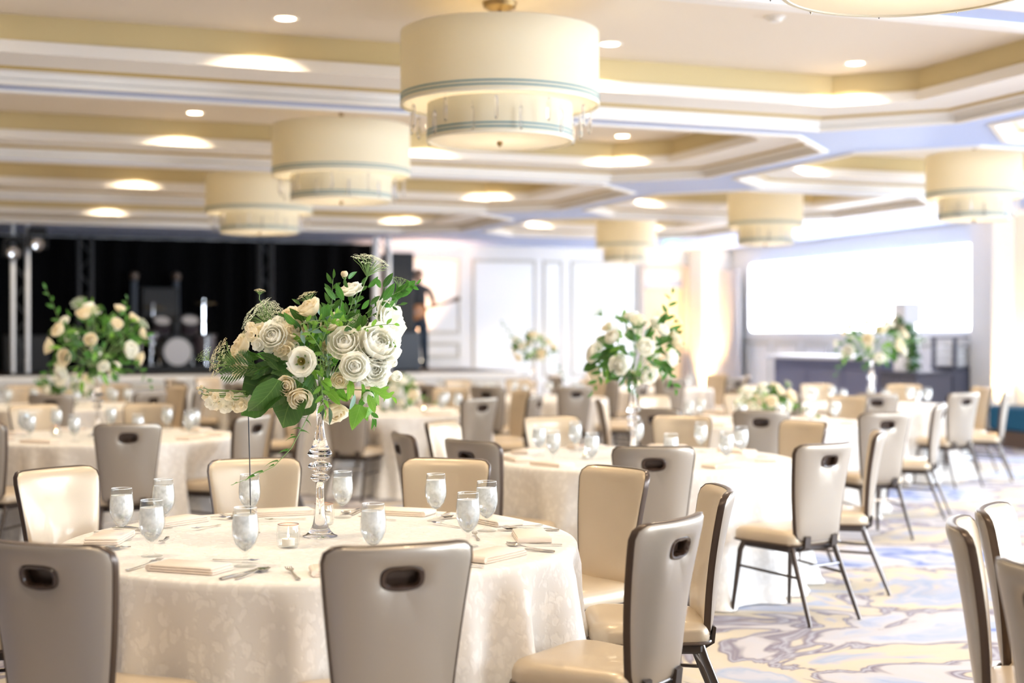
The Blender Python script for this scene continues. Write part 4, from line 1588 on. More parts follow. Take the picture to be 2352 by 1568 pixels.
d = (H - ZTAB) * F / (1258 - HY)
v0 = votive((662 - 1176) / F * d, d, 'lit votive in a ribbed glass with rose-gold rim, front of the nearest vase')
d = (H - ZTAB) * F / (1205 - HY)
votive((744 - 1176) / F * d, d, 'lit votive candle half hidden behind the nearest vase')
for k, dx, dy, lab in (('T1', -0.33, -0.1, 'lit votive candle on the middle table'), ('T2', -0.35, -0.15, 'lit votive candle on the left table before the drums'), ('T3', 0.3, -0.2, 'lit votive candle on the table behind the nearest bouquet'), ('T4', -0.28, -0.25, 'lit votive candle on the low-flower table before the bar')):
    votive(TABLES[k][0] + dx, TABLES[k][1] + dy, lab)

# thin rod stand
rp = P(576, 1180, 5.30)
t = thing('table_stand', 'slim metal rod stand with a small ball tip on the nearest table', 'stand', (rp.x, rp.y, ZTAB + 0.0005))
part('foot', MB().lathe([(0, 0), (0.034, 0), (0.035, 0.003), (0.01, 0.006), (0, 0.006)], 24), 'chrome', t)
part('rod', MB().tube([(0, 0, 0.004), (-0.004, 0, 0.25), (-0.010, 0, 0.475)], 0.0021, n=8), 'dull_metal', t)
part('ball_tip', MB().lathe([(0, 0.474), (0.005, 0.477), (0.0065, 0.482), (0.004, 0.489), (0, 0.494)], 12, Matrix.Translation((-0.010, 0, 0))), 'rose_gold', t)

# ------------------------------------------------------------------ vases
vprof = [(0.0, 0.0), (0.062, 0.0), (0.064, 0.003), (0.052, 0.008), (0.038, 0.022), (0.027, 0.045), (0.020, 0.08), (0.0155, 0.13), (0.0145, 0.17), (0.0155, 0.196), (0.013, 0.200), (0.028, 0.206), (0.035, 0.214), (0.035, 0.219), (0.026, 0.228), (0.0145, 0.233),
         (0.0145, 0.238), (0.030, 0.243), (0.043, 0.254), (0.044, 0.260), (0.034, 0.270), (0.015, 0.277), (0.015, 0.284), (0.030, 0.289), (0.044, 0.297), (0.046, 0.305), (0.038, 0.317), (0.028, 0.336), (0.021, 0.362), (0.0155, 0.400), (0.0125, 0.44), (0.0125, 0.472), (0.018, 0.485), (0.022, 0.495), (0.016, 0.496), (0.0, 0.492)]
vase_me = MB().lathe(vprof, 40).mesh('vase', 'crystal', auto=60)


def vase(x, y, lab, s=1.0):
    o = obj('crystal_vase', vase_me, None, loc=(x, y, ZTAB + 0.0005), sc=s)
    bw = MB().lathe([(0.0, 0.494), (0.03, 0.497), (0.058, 0.507), (0.064, 0.522), (0.060, 0.522), (0.052, 0.511), (0.0, 0.500)], 28)
    part('bowl', bw, 'crystal', o)
    return tag(o, lab, 'vase', 'tall crystal vases')


VB = P(735, 1226, 5.22)
VBX, VBY = VB.x, VB.y
vase(VBX, VBY, 'tall crystal vase with stacked knops holding the sharp bouquet')
vase(0.735, 8.62, 'tall crystal vase on the middle table', 0.94)
vase(TABLES['T2'][0] - 0.09, TABLES['T2'][1], 'tall crystal vase on the left table before the drums', 1.0)
vase(3.82, 15.1, 'tall crystal vase on the table before the cake', 0.98)
vase(TABLES['T7'][0] + 0.03, TABLES['T7'][1], 'tall vase on the far table before the white panels', 0.95)


# ------------------------------------------------------------------ flowers
def patch_rose(seed, layers, m, ruffle=0.06, name='rose'):
    """layers: (n petals, radius, alpha_max deg, half width rad, curl)"""
    rnd = random.Random(seed)
    mb = MB()
    for li, (n, R, amax, hw, curl) in enumerate(layers):
        off = rnd.uniform(0, 6.28)
        for i in range(n):
            t0 = off + 2 * pi * i / n + rnd.uniform(-0.12, 0.12)
            am = amax + rnd.uniform(-8, 8)
            L = []
            for a in range(6):
                t = a / 5
                al = radians(12 + (am - 12) * t)
                row = []
                wprof = hw * (0.45 + 0.75 * sin(pi * min(t * 0.62 + 0.12, 1)))
                for b in range(6):
                    s = b / 5 * 2 - 1
                    th = t0 + s * wprof
                    rr = R * (1 + 0.04 * (1 - s * s)) * (1 + curl * max(0, t - 0.7) / 0.3)
                    ruf = ruffle * R * t * t * sin(5 * s + seed + i * 1.7 + li)
                    edge = (abs(s) ** 3) * 0.10 * R * t
                    rad = rr * sin(al) + ruf * 0.6 + edge
                    row.append((rad * cos(th), rad * sin(th), 0.62 - rr * cos(al) * 0.95 + ruf - 0.06 * abs(s) * t * R))
                L.append(row)
            mb.loops(L, closed=False)
    return mb


ROSE = [patch_rose(1, ((3, .22, 165, 1.2, 0), (4, .36, 150, 1.0, .02), (5, .52, 135, .85, .05), (6, .70, 118, .75, .10), (7, .88, 102, .62, .16), (7, 1.0, 84, .6, .2)), 'petal_white').mesh('rose', 'petal_white', auto=100),
        patch_rose(2, ((3, .25, 168, 1.2, 0), (4, .42, 152, 1.0, .02), (5, .60, 130, .85, .08), (5, .78, 112, .8, .14), (6, .95, 98, .7, .22)), 'petal_cream').mesh('rose', 'petal_cream', auto=100)]
DBL = patch_rose(3, ((4, .2, 160, 1.0, .1), (6, .34, 150, .7, .12), (8, .5, 140, .6, .12), (9, .66, 125, .55, .14), (10, .82, 112, .5, .16), (10, .95, 95, .5, .18), (9, 1.02, 75, .55, .2)), 'petal_white', 0.11).mesh('double_bloom', 'petal_white', auto=100)
CUP = patch_rose(4, ((5, .80, 88, .72, .15), (5, .92, 80, .8, .22), (5, 1.0, 72, .8, .25)), 'petal_white', 0.07).mesh('lisianthus', 'petal_white', auto=100)
SIDE = patch_rose(5, ((4, .45, 110, 1.0, .05), (5, .62, 92, .9, .15), (5, .78, 84, .8, .25), (6, .92, 76, .72, .35)), 'petal_white', 0.10).mesh('lisianthus', 'petal_white', auto=100)
BUD = patch_rose(6, ((3, .4, 165, 1.3, 0), (4, .55, 150, 1.1, 0), (4, .62, 140, .9, 0.02)), 'petal_cream', 0.03).mesh('bud', 'petal_cream', auto=100)
PUFF = patch_rose(8, ((3, .3, 170, 1.3, 0), (5, .6, 150, 1.0, 0), (6, .8, 130, .8, 0.04)), 'petal_white', 0.04).mesh('bud', 'petal_white', auto=100)
FLO = patch_rose(7, ((4, .42, 120, .9, .25), (5, .8, 88, .66, .3)), 'petal_cream', 0.16).mesh('stock_floret', 'petal_cream', auto=100)
FLOW = patch_rose(9, ((4, .42, 120, .9, .25), (5, .8, 88, .66, .3)), 'petal_white', 0.16).mesh('stock_floret', 'petal_white', auto=100)
EYE = MB().lathe([(0.0, 0.12), (0.14, 0.14), (0.26, 0.22), (0.34, 0.36)], 14).mesh('flower_eye', 'flower_eye')
EYE2 = MB().lathe([(0.0, 0.46), (0.06, 0.44), (0.09, 0.34), (0.07, 0.12)], 8).mesh('stamen', 'cymbal')
SEP = MB()
for i in range(5):
    a = i * 2 * pi / 5
    M = Matrix.Rotation(a, 4, 'Z')
    SEP.loops([[(0.05, -0.05, -0.32), (0.05, 0.05, -0.32)], [(0.30, -0.12, -0.22), (0.30, 0.12, -0.22)], [(0.52, -0.07, 0.05), (0.52, 0.07, 0.05)], [(0.62, -0.01, 0.28), (0.62, 0.01, 0.28)]], closed=False, M=M)
SEP.lathe([(0.06, -0.42), (0.16, -0.38), (0.10, -0.25)], 8, cap0=True, cap1=True)
SEP = SEP.mesh('calyx', 'stem_green', auto=100)


def umbel(seed, n, fl, mats, spread=1.0, dome=0.35):
    rnd = random.Random(seed)
    mb = MB()
    k = 0
    for i in range(n):
        f = (i + 0.5) / n
        r = sqrt(f)
        th = i * 2.39996
        c = Vector((r * cos(th), r * sin(th), dome * (1 - r * r) + rnd.uniform(-0.04, 0.04)))
        mb.tube([(0, 0, -0.75), (c * 0.55) + Vector((0, 0, -0.28)), c + Vector((0, 0, -0.08))], [0.02, 0.014, 0.01], n=4, mi=1, cap=False)
        for j in range(fl):
            rr = 0.17 * sqrt((j + 0.4) / fl) * spread
            t2 = j * 2.4 + i
            p = c + Vector((rr * cos(t2), rr * sin(t2), 0.05 * (1 - (rr / 0.17) ** 2) + rnd.uniform(0, 0.02)))
            nrm = (Vector((c.x * 0.5 + rr * cos(t2), c.y * 0.5 + rr * sin(t2), 1.0))).normalized()
            q = nrm.to_track_quat('Z', 'Y').to_matrix().to_4x4()
            s = 0.052 * spread * rnd.uniform(0.75, 1.2)
            pts = [(0, 0, 0.012)] + [(s * (1 if b % 2 == 0 else 0.62) * cos(b * pi / 5), s * (1 if b % 2 == 0 else 0.62) * sin(b * pi / 5), 0.0) for b in range(10)]
            mb.add(pts, [(0, b + 1, (b + 1) % 10 + 1) for b in range(10)], 0, Matrix.Translation(p) @ q)
    return mb.mesh('umbel', mats, smooth=False)


UMB = [umbel(1, 34, 9, ['floret', 'stem_green']), umbel(2, 30, 9, ['floret_cream', 'stem_green']), umbel(3, 20, 5, ['floret_green', 'stem_green'], 0.75, 0.2)]


def leaf(prof, bend, fold, m, name='leaf', wav=0.0, n=7):
    """unit-long leaf along +y, prof(t) -> half width"""
    L = []
    for i in range(n + 1):
        t = i / n
        w = prof(t)
        z = -bend * t * t
        row = []
        for s in (-1, -0.55, 0, 0.55, 1):
            row.append((w * s, t * cos(bend * t * 0.6), z + fold * abs(s) * w + wav * w * sin(9 * t + 2 * s) * abs(s)))
        L.append(row)
    return MB().loops(L, closed=False).mesh(name, m, auto=120)


def pw(t, a=0.5, w=0.2, e=0.9):
    return max(0.004, w * sin(pi * t ** e) ** 0.8)


LEAF = {
    'big': leaf(lambda t: max(0.006, 0.40 * (sin(pi * min(1, t * 0.88 + 0.12)) ** 0.75) * (1.0 if t < 0.85 else (1 - (t - 0.85) / 0.15 * 0.75))), 0.42, 0.12, 'leaf_dark', wav=0.14, n=9),
    'heart': leaf(lambda t: max(0.006, 0.42 * (1 - t) ** 0.75 * min(1, t * 7 + 0.2) + 0.02 * (1 - t)), 0.25, 0.15, 'leaf_bright', wav=0.12, n=9),
    'oval': leaf(lambda t: pw(t, w=0.20), 0.30, 0.25, 'leaf_mid'),
    'ovalb': leaf(lambda t: pw(t, w=0.20), 0.30, 0.25, 'leaf_bright'),
    'ovald': leaf(lambda t: pw(t, w=0.19), 0.25, 0.25, 'leaf_dark'),
    'grey': leaf(lambda t: pw(t, w=0.16), 0.25, 0.2, 'leaf_grey'),
    'ivy': leaf(lambda t: max(0.005, 0.30 * (1 - t) ** 0.8 * min(1, t * 6 + 0.2)), 0.5, 0.35, 'leaf_mid'),
}


def feather():
    mb = MB()
    mb.tube([(0, 0, 0), (0, 0.5, 0.02), (0, 1.0, -0.05)], [0.012, 0.008, 0.003], n=5)
    for i in range(9):
        y = 0.15 + 0.09 * i
        ln = 0.42 * sin(pi * (0.25 + 0.7 * i / 9))
        for s in (-1, 1):
            d = Vector((s * cos(0.75), sin(0.75), 0.08)).normalized()
            p = Vector((0, y, 0.01))
            q = Vector((-d.y, d.x, 0)) * 0.028
            mb.add([p, p + d * ln * 0.5 + q, p + d * ln, p + d * ln * 0.5 - q], [(0, 1, 2, 3)])
    return mb.mesh('fern_frond', 'leaf_dark', auto=100)


FERN = feather()


def mdir(pos, d, sc, roll=0.0, axis='Z'):
    """matrix putting the mesh's +axis along d"""
    d = Vector(d).normalized()
    q = d.to_track_quat(axis, 'X' if axis == 'Y' else 'Y').to_matrix().to_4x4()
    return Matrix.Translation(pos) @ q @ Matrix.Rotation(roll, 4, axis) @ Matrix.Scale(sc, 4)


class Bouquet:
    def __init__(self, name, label, loc, group):
        self.o = thing(name, label, 'flowers', loc, 0, group)
        self.org = Vector(loc)
        self.st = MB()
        self.hub = Vector((0, 0, 0.0))

    def stem(self, p, d, r=0.0022):
        p = Vector(p)
        mid = (p + self.hub) * 0.5 - Vector(d).normalized() * 0.02 + Vector((0, 0, 0.015))
        self.st.tube([self.hub, mid, p - Vector(d).normalized() * 0.25 * 0.06, p], [r * 1.2, r, r * 0.9, r * 0.8], n=5, cap=False)

    def bloom(self, nm, me, p, d, rad, calyx=True, eye=False, roll=None):
        p = Vector(p)
        M = mdir(p, d, rad, random.uniform(0, 6) if roll is None else roll)
        o = obj(nm, me, self.o, M=M)
        if calyx:
            obj('calyx', SEP, o)
        if eye:
            e = obj('flower_eye', EYE, o)
            obj('stamen', EYE2, o)
        self.stem(p - Vector(d).normalized() * rad * 0.3, d)
        return o

    def umb(self, i, p, d, rad):
        p = Vector(p)
        obj('umbel', UMB[i], self.o, M=mdir(p, d, rad, random.uniform(0, 6)))
        self.stem(p - Vector(d).normalized() * rad * 0.75, d, 0.0019)

    def leaf(self, kind, p, d, ln, roll=0.0):
        obj('leaf', LEAF[kind], self.o, M=mdir(p, d, ln, roll, 'Y'))

    def fern(self, p, d, ln, roll=0.0):
        obj('fern_frond', FERN, self.o, M=mdir(p, d, ln, roll, 'Y'))

    def spray(self, p0, p1, n, kind, ln, sag=0.0):
        """leafy twig from p0 to p1"""
        p0, p1 = Vector(p0), Vector(p1)
        ax = (p1 - p0).normalized()
        sd = ax.cross(Vector((0, -1, 0.2))).normalized()
        pts = []
        for i in range(6):
            t = i / 5
            pts.append(p0.lerp(p1, t) + Vector((0, 0, sag * 4 * t * (1 - t))))
        self.st.tube(pts, [0.002, 0.0019, 0.0017, 0.0015, 0.0012, 0.001], n=5, cap=False)
        for i in range(n):
            t = 0.18 + 0.82 * i / (n - 1)
            s = 1 if i % 2 else -1
            p = p0.lerp(p1, t) + Vector((0, 0, sag * 4 * t * (1 - t)))
            d = ax * 0.8 + sd * s * (0.75 if i < n - 1 else 0.1) + Vector((random.uniform(-.15, .15), random.uniform(-.35, .1), random.uniform(-.15, .15)))
            self.leaf(kind, p, d, ln * random.uniform(0.75, 1.1) * (1 - 0.3 * t), random.uniform(-.5, .5))

    def done(self):
        part('stems', self.st, 'stem_green', self.o)


def dvec(ax, az, toward=0.0):
    """direction: right, up, towards the camera"""
    return Vector((ax, -toward, az))


HUBZ = ZTAB + 0.50
B = Bouquet('flower_bouquet', 'sharp tall bouquet of white roses, lace umbels and dark leaves on the nearest table', (VBX, VBY, HUBZ), 'table bouquets')


def Q(px, py, dd=0.0):
    """photo position -> local to the bouquet, dd metres nearer (-) or farther (+) than the vase"""
    return P(px, py, VBY + dd) - Vector((VBX, VBY, HUBZ))


PXM = VBY / F     # metres per pixel at the vase
random.seed(11)
# blooms: px, py, radius px, depth, (right, up, toward), kind
for (px, py, r, dd, dr, kd) in (
        (806, 672, 25, -0.02, (-0.25, 0.9, 0.35), 'side'), (884, 738, 40, 0.0, (0.85, 0.25, 0.5), 'side'), (862, 800, 42, -0.10, (0.45, 0.45, 0.8), 'dbl'), (852, 842, 34, -0.10, (0.4, -0.1, 0.9), 'dbl'),
        (796, 793, 33, -0.12, (-0.1, 0.4, 0.9), 'rose'), (815, 842, 27, -0.18, (0.1, 0.1, 1), 'dbl2'), (695, 830, 27, -0.18, (-0.15, 0.05, 1), 'eye'),
        (718, 716, 24, -0.05, (-0.5, 0.75, 0.4), 'cream'), (765, 748, 21, -0.08, (-0.4, 0.6, 0.6), 'cream'), (676, 766, 26, -0.05, (0.2, 0.5, 0.8), 'cream'), (632, 776, 27, -0.08, (-0.2, 0.3, 0.9), 'rose'),
        (562, 800, 24, 0.0, (-0.7, 0.5, 0.4), 'cream'), (560, 838, 26, 0.02, (-0.8, 0.0, 0.5), 'cream'), (898, 835, 13, -0.05, (0.5, 0.3, 0.7), 'puff'), (906, 861, 15, -0.05, (0.6, -0.2, 0.7), 'puff'),
        (780, 868, 17, -0.12, (0.1, -0.3, 0.8), 'cream'), (765, 938, 25, -0.03, (0.4, -0.7, 0.5), 'cream'), (792, 637, 13, 0.0, (-0.1, 1, 0.1), 'bud'), (663, 882, 20, -0.12, (-0.2, -0.2, 0.9), 'cream'), (690, 905, 24, -0.12, (0.1, -0.6, 0.8), 'cream'),
        (745, 800, 16, -0.02, (0.1, 0.4, 0.9), 'cream'), (670, 728, 18, 0.03, (-0.2, 0.7, 0.6), 'cream'), (820, 775, 22, -0.02, (0.2, 0.5, 0.8), 'rose'), (840, 905, 16, -0.05, (0.5, -0.6, 0.5), 'puff'), (868, 868, 18, -0.06, (0.6, -0.4, 0.7), 'rose')):
    me, nm, eye = {'side': (SIDE, 'lisianthus', False), 'dbl': (DBL, 'double_bloom', False), 'dbl2': (ROSE[0], 'rose', False), 'rose': (ROSE[0], 'rose', False), 'cream': (ROSE[1], 'rose', False), 'eye': (CUP, 'lisianthus', True), 'bud': (BUD, 'bud', False), 'puff': (PUFF, 'bud', False)}[kd]
    B.bloom(nm, me, Q(px, py, dd), dvec(*dr), r * PXM * 1.02, True, eye)
# stock florets (clusters and the spray at lower left)
for (px, py, r) in ((585, 770, 14), (600, 758, 13), (578, 752, 11), (612, 778, 14), (596, 790, 13), (622, 752, 13), (650, 745, 14), (662, 758, 14), (640, 740, 12), (655, 792, 15), (668, 800, 14), (645, 806, 13), (625, 800, 13), (660, 812, 13), (680, 790, 13),
                    (655, 868, 11), (668, 862, 12), (652, 885, 12), (676, 842, 11), (684, 870, 11), (690, 812, 12), (660, 735, 10), (478, 912, 10), (488, 925, 12), (503, 930, 13), (520, 932, 14), (538, 926, 13), (552, 918, 13), (500, 912, 10), (560, 930, 13), (578, 925, 12), (548, 936, 12), (530, 912, 10)):
    B.bloom('stock_floret', FLO if (px + py) % 3 else FLOW, Q(px, py, random.uniform(-0.12, -0.03)), dvec(random.uniform(-.6, .3), random.uniform(-.2, .7), 1), r * PXM * 1.15, False)
for (px, py, r) in ((458, 893, 5), (467, 890, 5.5), (462, 903, 5), (487, 905, 5.5), (474, 899, 5)):
    B.bloom('bud', BUD, Q(px, py, -0.05), dvec(-0.6, 0.3, 0.4), r * PXM * 1.3, True)
# umbels
for (i, px, py, r, dd, dr) in ((0, 852, 604, 44, 0.0, (0.28, 1.0, -0.18)), (2, 922, 645, 27, 0.02, (0.3, 1, 0.1)), (0, 590, 722, 46, 0.03, (-0.75, 0.7, 0.15)), (1, 597, 668, 13, 0.0, (0.1, 1, 0.1)), (1, 706, 680, 24, 0.0, (-0.35, 1, 0.1)),
                               (1, 508, 822, 47, -0.02, (-0.95, 0.35, -0.1)), (2, 468, 815, 24, 0.0, (-0.5, 0.6, 0.4)), (0, 825, 745, 27, 0.0, (0.4, 0.5, 0.8)), (2, 752, 818, 28, -0.14, (0.0, 0.3, 1)), (2, 745, 840, 20, -0.15, (0.1, 0, 1)), (0, 620, 715, 30, 0.05, (0.3, 0.6, 0.8)), (1, 560, 775, 26, 0.02, (-0.8, 0.5, 0.3)), (0, 680, 748, 24, 0.06, (0, 0.6, 0.8))):
    B.umb(i, Q(px, py, dd), dvec(*dr), r * PXM)


def leaf2(kind, a, b, dd=-0.1, roll=0.0, lift=0.0):
    """leaf from photo point a (base) to b (tip)"""
    pa, pb_ = Q(a[0], a[1], dd), Q(b[0], b[1], dd - lift)
    B.leaf(kind, pa, pb_ - pa, (pb_ - pa).length * 1.08, roll)


for a, b, dd, rl in (((665, 852), (532, 922), -0.09, 0.55), ((640, 872), (592, 957), -0.16, -0.75), ((690, 878), (630, 972), -0.12, 0.35), ((715, 895), (662, 965), -0.10, -0.5), ((640, 845), (545, 880), -0.05, 0.9)):
    leaf2('big', a, b, dd, rl)
for a, b, dd, rl in (((822, 940), (806, 985), -0.08, 0.2), ((835, 935), (842, 965), -0.06, -0.3)):
    leaf2('heart', a, b, dd, rl)
leaf2('heart', (828, 930), (810, 982), -0.10, 0.0)
# ruscus on the lower right
for kd, lst in (('ovalb', (((735, 885), (715, 910)), ((738, 900), (742, 935)), ((745, 890), (785, 925)), ((740, 875), (772, 880)), ((742, 888), (775, 905)), ((765, 880), (795, 915)), ((775, 895), (800, 925)), ((845, 905), (862, 945)), ((850, 890), (885, 905)), ((855, 880), (862, 925)),
                           ((870, 905), (903, 912)), ((800, 870), (812, 920)), ((830, 880), (840, 925)), ((815, 890), (806, 930)), ((855, 915), (852, 955)), ((860, 895), (893, 905)), ((880, 770), (910, 800)), ((870, 775), (895, 805)), ((860, 790), (840, 760)), ((770, 790), (755, 830)), ((765, 745), (785, 770)))),
                ('oval', (((720, 860), (700, 900)), ((800, 900), (800, 930)), ((790, 880), (770, 920)), ((735, 720), (755, 745)), ((745, 700), (740, 735)), ((760, 730), (790, 720)), ((790, 690), (770, 655)), ((770, 690), (752, 660)), ((785, 680), (762, 680)), ((800, 640), (812, 625)), ((860, 640), (880, 660)), ((880, 690), (905, 655)), ((900, 690), (935, 655)), ((905, 680), (960, 650)), ((880, 705), (920, 690)), ((845, 660), (870, 640)), ((700, 800), (715, 770)), ((720, 780), (745, 760)), ((700, 760), (730, 745)), ((750, 760), (730, 790)), ((780, 750), (800, 720)), ((700, 860), (680, 890)), ((735, 850), (760, 870)), ((800, 700), (830, 680)), ((830, 710), (850, 690)), ((780, 720), (760, 700)))),
                ('grey', (((740, 930), (748, 965)), ((755, 935), (765, 975)), ((815, 905), (808, 940)), ((700, 775), (720, 800)), ((705, 690), (728, 740)), ((700, 790), (690, 760)))),
                ('ovald', (((640, 830), (600, 810)), ((650, 840), (560, 850)), ((620, 840), (590, 860)), ((600, 820), (545, 815)), ((590, 840), (530, 830)), ((640, 850), (610, 820)), ((700, 740), (670, 715)), ((690, 755), (700, 725)), ((735, 760), (700, 745)), ((850, 700), (870, 680)), ((780, 830), (800, 860)), ((725, 830), (735, 860)), ((720, 845), (705, 870)), ((810, 760), (835, 725)), ((845, 770), (862, 735)), ((790, 760), (815, 745)), ((880, 660), (900, 630)), ((870, 690), (890, 660)), ((800, 660), (785, 640)), ((610, 850), (575, 870))))):
    for a, b in lst:
        leaf2(kd, a, b, random.uniform(-0.16, 0.04), random.uniform(-0.7, 0.7), random.uniform(-0.05, 0.05))
for a, b in (((600, 845), (525, 838)), ((590, 840), (548, 812)), ((580, 850), (510, 862))):
    pa_, pb_ = Q(*a, -0.06), Q(*b, -0.08)
    B.fern(pa_, pb_ - pa_, (pb_ - pa_).length * 1.1, 0.2)
# leafy twigs
B.spray(Q(840, 720), Q(955, 652, -0.05), 9, 'oval', 0.055, 0.01)
B.spray(Q(830, 740), Q(918, 700, 0.02), 8, 'ovald', 0.05, 0.01)
B.spray(Q(760, 740), Q(765, 640), 8, 'ovald', 0.06)
B.spray(Q(780, 760, -0.02), Q(830, 655), 9, 'ovald', 0.055)
B.spray(Q(735, 760), Q(690, 700), 7, 'ovald', 0.05)
B.spray(Q(735, 860, -0.14), Q(745, 940, -0.16), 7, 'ovalb', 0.06)
B.spray(Q(840, 880, -0.06), Q(900, 912, -0.08), 6, 'ovalb', 0.055)
B.spray(Q(835, 880, -0.02), Q(855, 960, -0.04), 6, 'oval', 0.06)
for i in range(34):
    a = (random.uniform(690, 790), random.uniform(705, 880))
    t_ = random.uniform(0, 6.28)
    ln_ = random.uniform(22, 36)
    leaf2(random.choice(['ovalb', 'oval', 'ovalb', 'grey']), a, (a[0] + ln_ * cos(t_), a[1] + ln_ * sin(t_)), random.uniform(-0.14, -0.02), random.uniform(-0.9, 0.9))
for (a, b, c) in (((690, 745), (760, 742), 5), ((700, 770), (800, 735), 6), ((735, 800), (770, 720), 6), ((750, 830), (705, 760), 6), ((800, 770), (905, 745), 6)):
    B.spray(Q(*a, -0.13), Q(*b, -0.16), c, 'ovalb', 0.04, 0.012)
# filler behind the blooms
rnd = random.Random(5)
for i in range(95):
    th = rnd.uniform(0, 2 * pi)
    r = sqrt(rnd.uniform(0, 1))
    px, py = 735 + 118 * r * cos(th), 800 + 82 * r * sin(th) + (40 if cos(th) < 0 else -40) * abs(r * cos(th)) * 0.6
    p = Q(px, py, rnd.uniform(-0.10, 0.14))
    d = (p - Vector((0, 0.02, 0.10))).normalized() + Vector((rnd.uniform(-.5, .5), rnd.uniform(-.6, .2), rnd.uniform(-.5, .5)))
    B.leaf(rnd.choice(['ovald', 'oval', 'oval', 'ovald', 'ovalb', 'grey'] if i % 4 else ['big', 'ovald', 'oval']), p, d, rnd.uniform(0.05, 0.085), rnd.uniform(-1, 1))
# trailing vine
vine = [Q(718, 935, -0.05), Q(698, 975, -0.08), Q(668, 1030, -0.10), Q(630, 1070, -0.12), Q(585, 1093, -0.13), Q(530, 1114, -0.14)]
B.st.tube(vine, [0.0018, 0.0017, 0.0015, 0.0013, 0.001, 0.0008], n=5, cap=False)
for (a, b) in (((702, 965), (726, 975)), ((690, 985), (660, 975)), ((688, 960), (712, 950)), ((680, 1005), (645, 1000)), ((662, 1035), (628, 1030)), ((660, 1035), (672, 1018)), ((640, 1060), (592, 1055)), ((630, 1068), (608, 1068)), ((605, 1085), (560, 1078)), ((585, 1093), (548, 1096)), ((545, 1108), (524, 1112)), ((690, 990), (720, 985)), ((668, 1000), (684, 990))):
    leaf2('ivy', a, ((a[0] + b[0] * 2) / 3, (a[1] + b[1] * 2) / 3), -0.11, random.uniform(1.0, 1.5), 0.0)
vine2 = [Q(855, 945, -0.03), Q(862, 975, -0.03), Q(858, 990, -0.03)]
B.st.tube(vine2, [0.0012, 0.001, 0.0008], n=5, cap=False)
leaf2('ivy', (858, 962), (866, 980), -0.03, 0.2)
B.done()


def random_bouquet(name, label, loc, rx, rz, cz, seed, nb, nl, lean=0.0, vine=False, warm=0.4, nu=5):
    rnd_ = random.Random(seed)
    random.seed(seed)
    Bq = Bouquet(name, label, loc, 'table bouquets')
    for i in range(nl):
        z = rnd_.uniform(-1, 1)
        th = rnd_.uniform(0, 2 * pi)
        k_ = sqrt(1 - z * z)
        r = rnd_.uniform(0.45, 1.02)
        p = Vector((rx * k_ * cos(th) * r + lean * z * r, rx * k_ * sin(th) * r, cz + rz * z * r))
        d = Vector((k_ * cos(th), k_ * sin(th), z * 0.8 + rnd_.uniform(-.6, .4))) + Vector((rnd_.uniform(-.4, .4), rnd_.uniform(-.4, .4), 0))
        kd = rnd_.choice(['ovald', 'oval', 'oval', 'ovalb', 'ovald', 'big'])
        Bq.leaf(kd, p, d, rnd_.uniform(0.06, 0.11), rnd_.uniform(-1, 1))
    for i in range(nb):
        f = (i + 0.5) / nb
        z = 1 - 1.75 * f
        th = i * 2.39996 + seed
        k_ = sqrt(max(0, 1 - z * z))
        p = Vector((rx * k_ * cos(th) + lean * z, rx * k_ * sin(th), cz + rz * z))
        d = Vector((k_ * cos(th), k_ * sin(th), z + 0.2))
        big = rnd_.random()
        me, nm = (ROSE[0], 'rose') if big < 0.4 else (DBL, 'double_bloom') if big < 0.6 else (ROSE[1], 'rose') if big < 0.6 + warm else (CUP, 'lisianthus')
        Bq.bloom(nm, me, p, d, rnd_.uniform(0.032, 0.055), True)
    for i in range(nu):
        th = i * 2 * pi / max(nu, 1) + seed
        p = Vector((rx * 1.05 * cos(th) + lean * 0.6, rx * 1.05 * sin(th), cz + rz * rnd_.uniform(0.3, 1.25)))
        Bq.umb(rnd_.choice([0, 1, 2]), p, (cos(th), sin(th), 0.9), rnd_.uniform(0.04, 0.065))
    if vine:
        for (dx, dz) in vine:
            Bq.spray((0.6 * rx * (1 if dx > 0 else -1), -0.05, cz * 0.8), (dx, -0.12, dz), 8, 'oval', 0.075, 0.02)
    Bq.done()
    return Bq


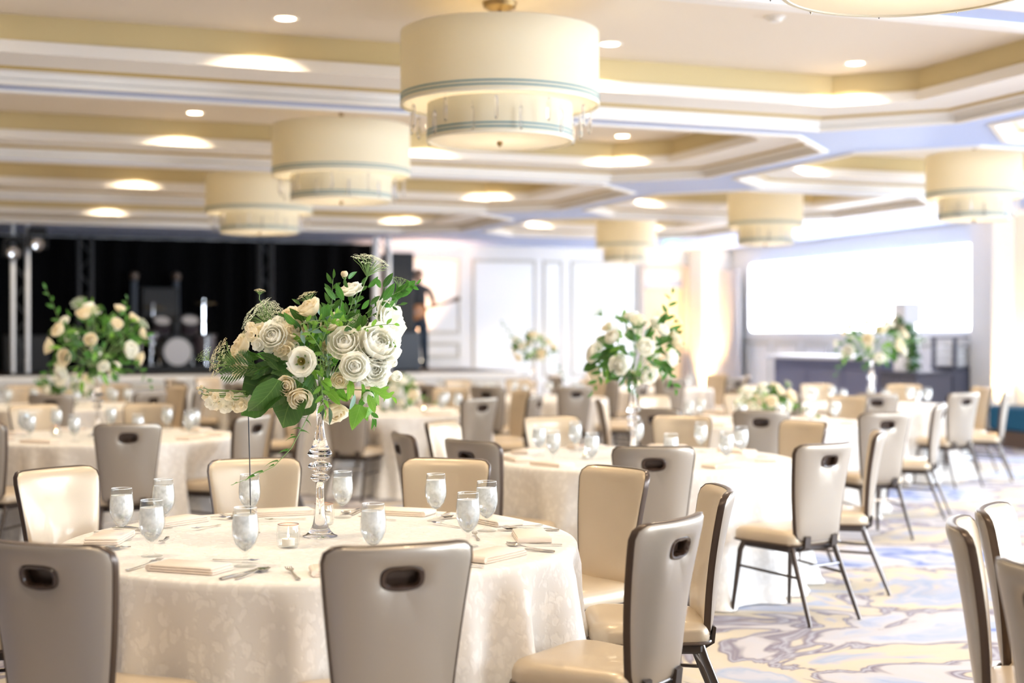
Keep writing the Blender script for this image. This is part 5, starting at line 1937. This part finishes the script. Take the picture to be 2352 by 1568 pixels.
random_bouquet('flower_bouquet', 'soft white and green bouquet on the middle table\'s crystal vase', (0.735, 8.62, ZTAB + 0.47), 0.24, 0.21, 0.17, 21, 19, 110, 0.04, ((0.22, 0.52), (-0.25, -0.06), (0.24, -0.05)), 0.25)
random_bouquet('flower_bouquet', 'blurred cream and green bouquet on the left table before the drums', (TABLES['T2'][0] - 0.09, TABLES['T2'][1], ZTAB + 0.50), 0.32, 0.28, 0.18, 35, 22, 170, 0.03, ((-0.34, 0.58), (0.42, -0.12), (-0.38, -0.1), (0.25, 0.5)), 0.4)
random_bouquet('flower_bouquet', 'pale blurred bouquet in front of the cake and bar', (3.82, 15.1, ZTAB + 0.49), 0.36, 0.22, 0.17, 48, 18, 90, 0.0, ((-0.08, 0.62), (0.5, 0.2), (-0.4, -0.15)), 0.4)
random_bouquet('flower_bouquet', 'small blurred bouquet standing before the white wall panels', (TABLES['T7'][0] + 0.03, TABLES['T7'][1], ZTAB + 0.475), 0.24, 0.15, 0.12, 55, 11, 60, 0.0, ((-0.36, 0.42), (0.36, -0.22)), 0.4, 3)
for k_, dx, dy, rx, lab, sd in (('T4', 0.02, 0.0, 0.22, 'low white and green flower arrangement on the table before the bar', 61), ('T3', 0.0, 0.1, 0.2, 'low green flower arrangement just right of the sharp bouquet\'s edge', 72), ('T6', 0.0, 0.1, 0.26, 'low cream flower arrangement at far left below the tall blurred bouquet', 83)):
    x, y = TABLES[k_][0] + dx, TABLES[k_][1] + dy
    bo = thing('flower_bowl', 'low glass bowl under the ' + lab[4:], 'bowl', (x, y, ZTAB + 0.0005), 0, 'low flower bowls')
    part('bowl', MB().lathe([(0, 0), (0.06, 0), (0.085, 0.03), (0.09, 0.08), (0.085, 0.08), (0.08, 0.032), (0, 0.006)], 24), 'thin_glass', bo)
    part('water', MB().lathe([(0, 0.008), (0.079, 0.033), (0.084, 0.06), (0, 0.06)], 20), 'ice_water', bo)
    random_bouquet('flower_arrangement', lab, (x, y, ZTAB + 0.06), rx, 0.13, 0.12, sd, 15, 48, 0.0, ((0.42, 0.0),) if k_ != 'T6' else ((-0.3, 0.2),), 0.3, 3)

# garland leaves on the cake
rnd = random.Random(3)
for i in range(150):
    t = i / 149
    if t < 0.35:
        p = Vector((-0.17 + rnd.uniform(-.03, .03), 0.18 - 0.36 * t / 0.35, 0.64 + rnd.uniform(-.04, .05)))
    else:
        s = (t - 0.35) / 0.65
        p = Vector((-0.06 + rnd.uniform(-.04, .04), -0.24 - 0.06 * sin(s * 3), 0.62 - 0.72 * s + rnd.uniform(-.03, .03)))
    M = mdir(p, (rnd.uniform(-1, 0), rnd.uniform(-1, 1), rnd.uniform(-1, .6)), rnd.uniform(0.10, 0.17), rnd.uniform(-1, 1), 'Y')
    obj('garland_leaf', LEAF[rnd.choice(['oval', 'ovald', 'ovald', 'grey'])], CAKE, M=M)
for (y, z) in ((0.1, 0.66), (-0.05, 0.66), (-0.18, 0.6), (0.0, 0.72)):
    obj('garland_rose', ROSE[1], CAKE, M=mdir((-0.2, y, z), (-1, 0, 0.4), 0.05))
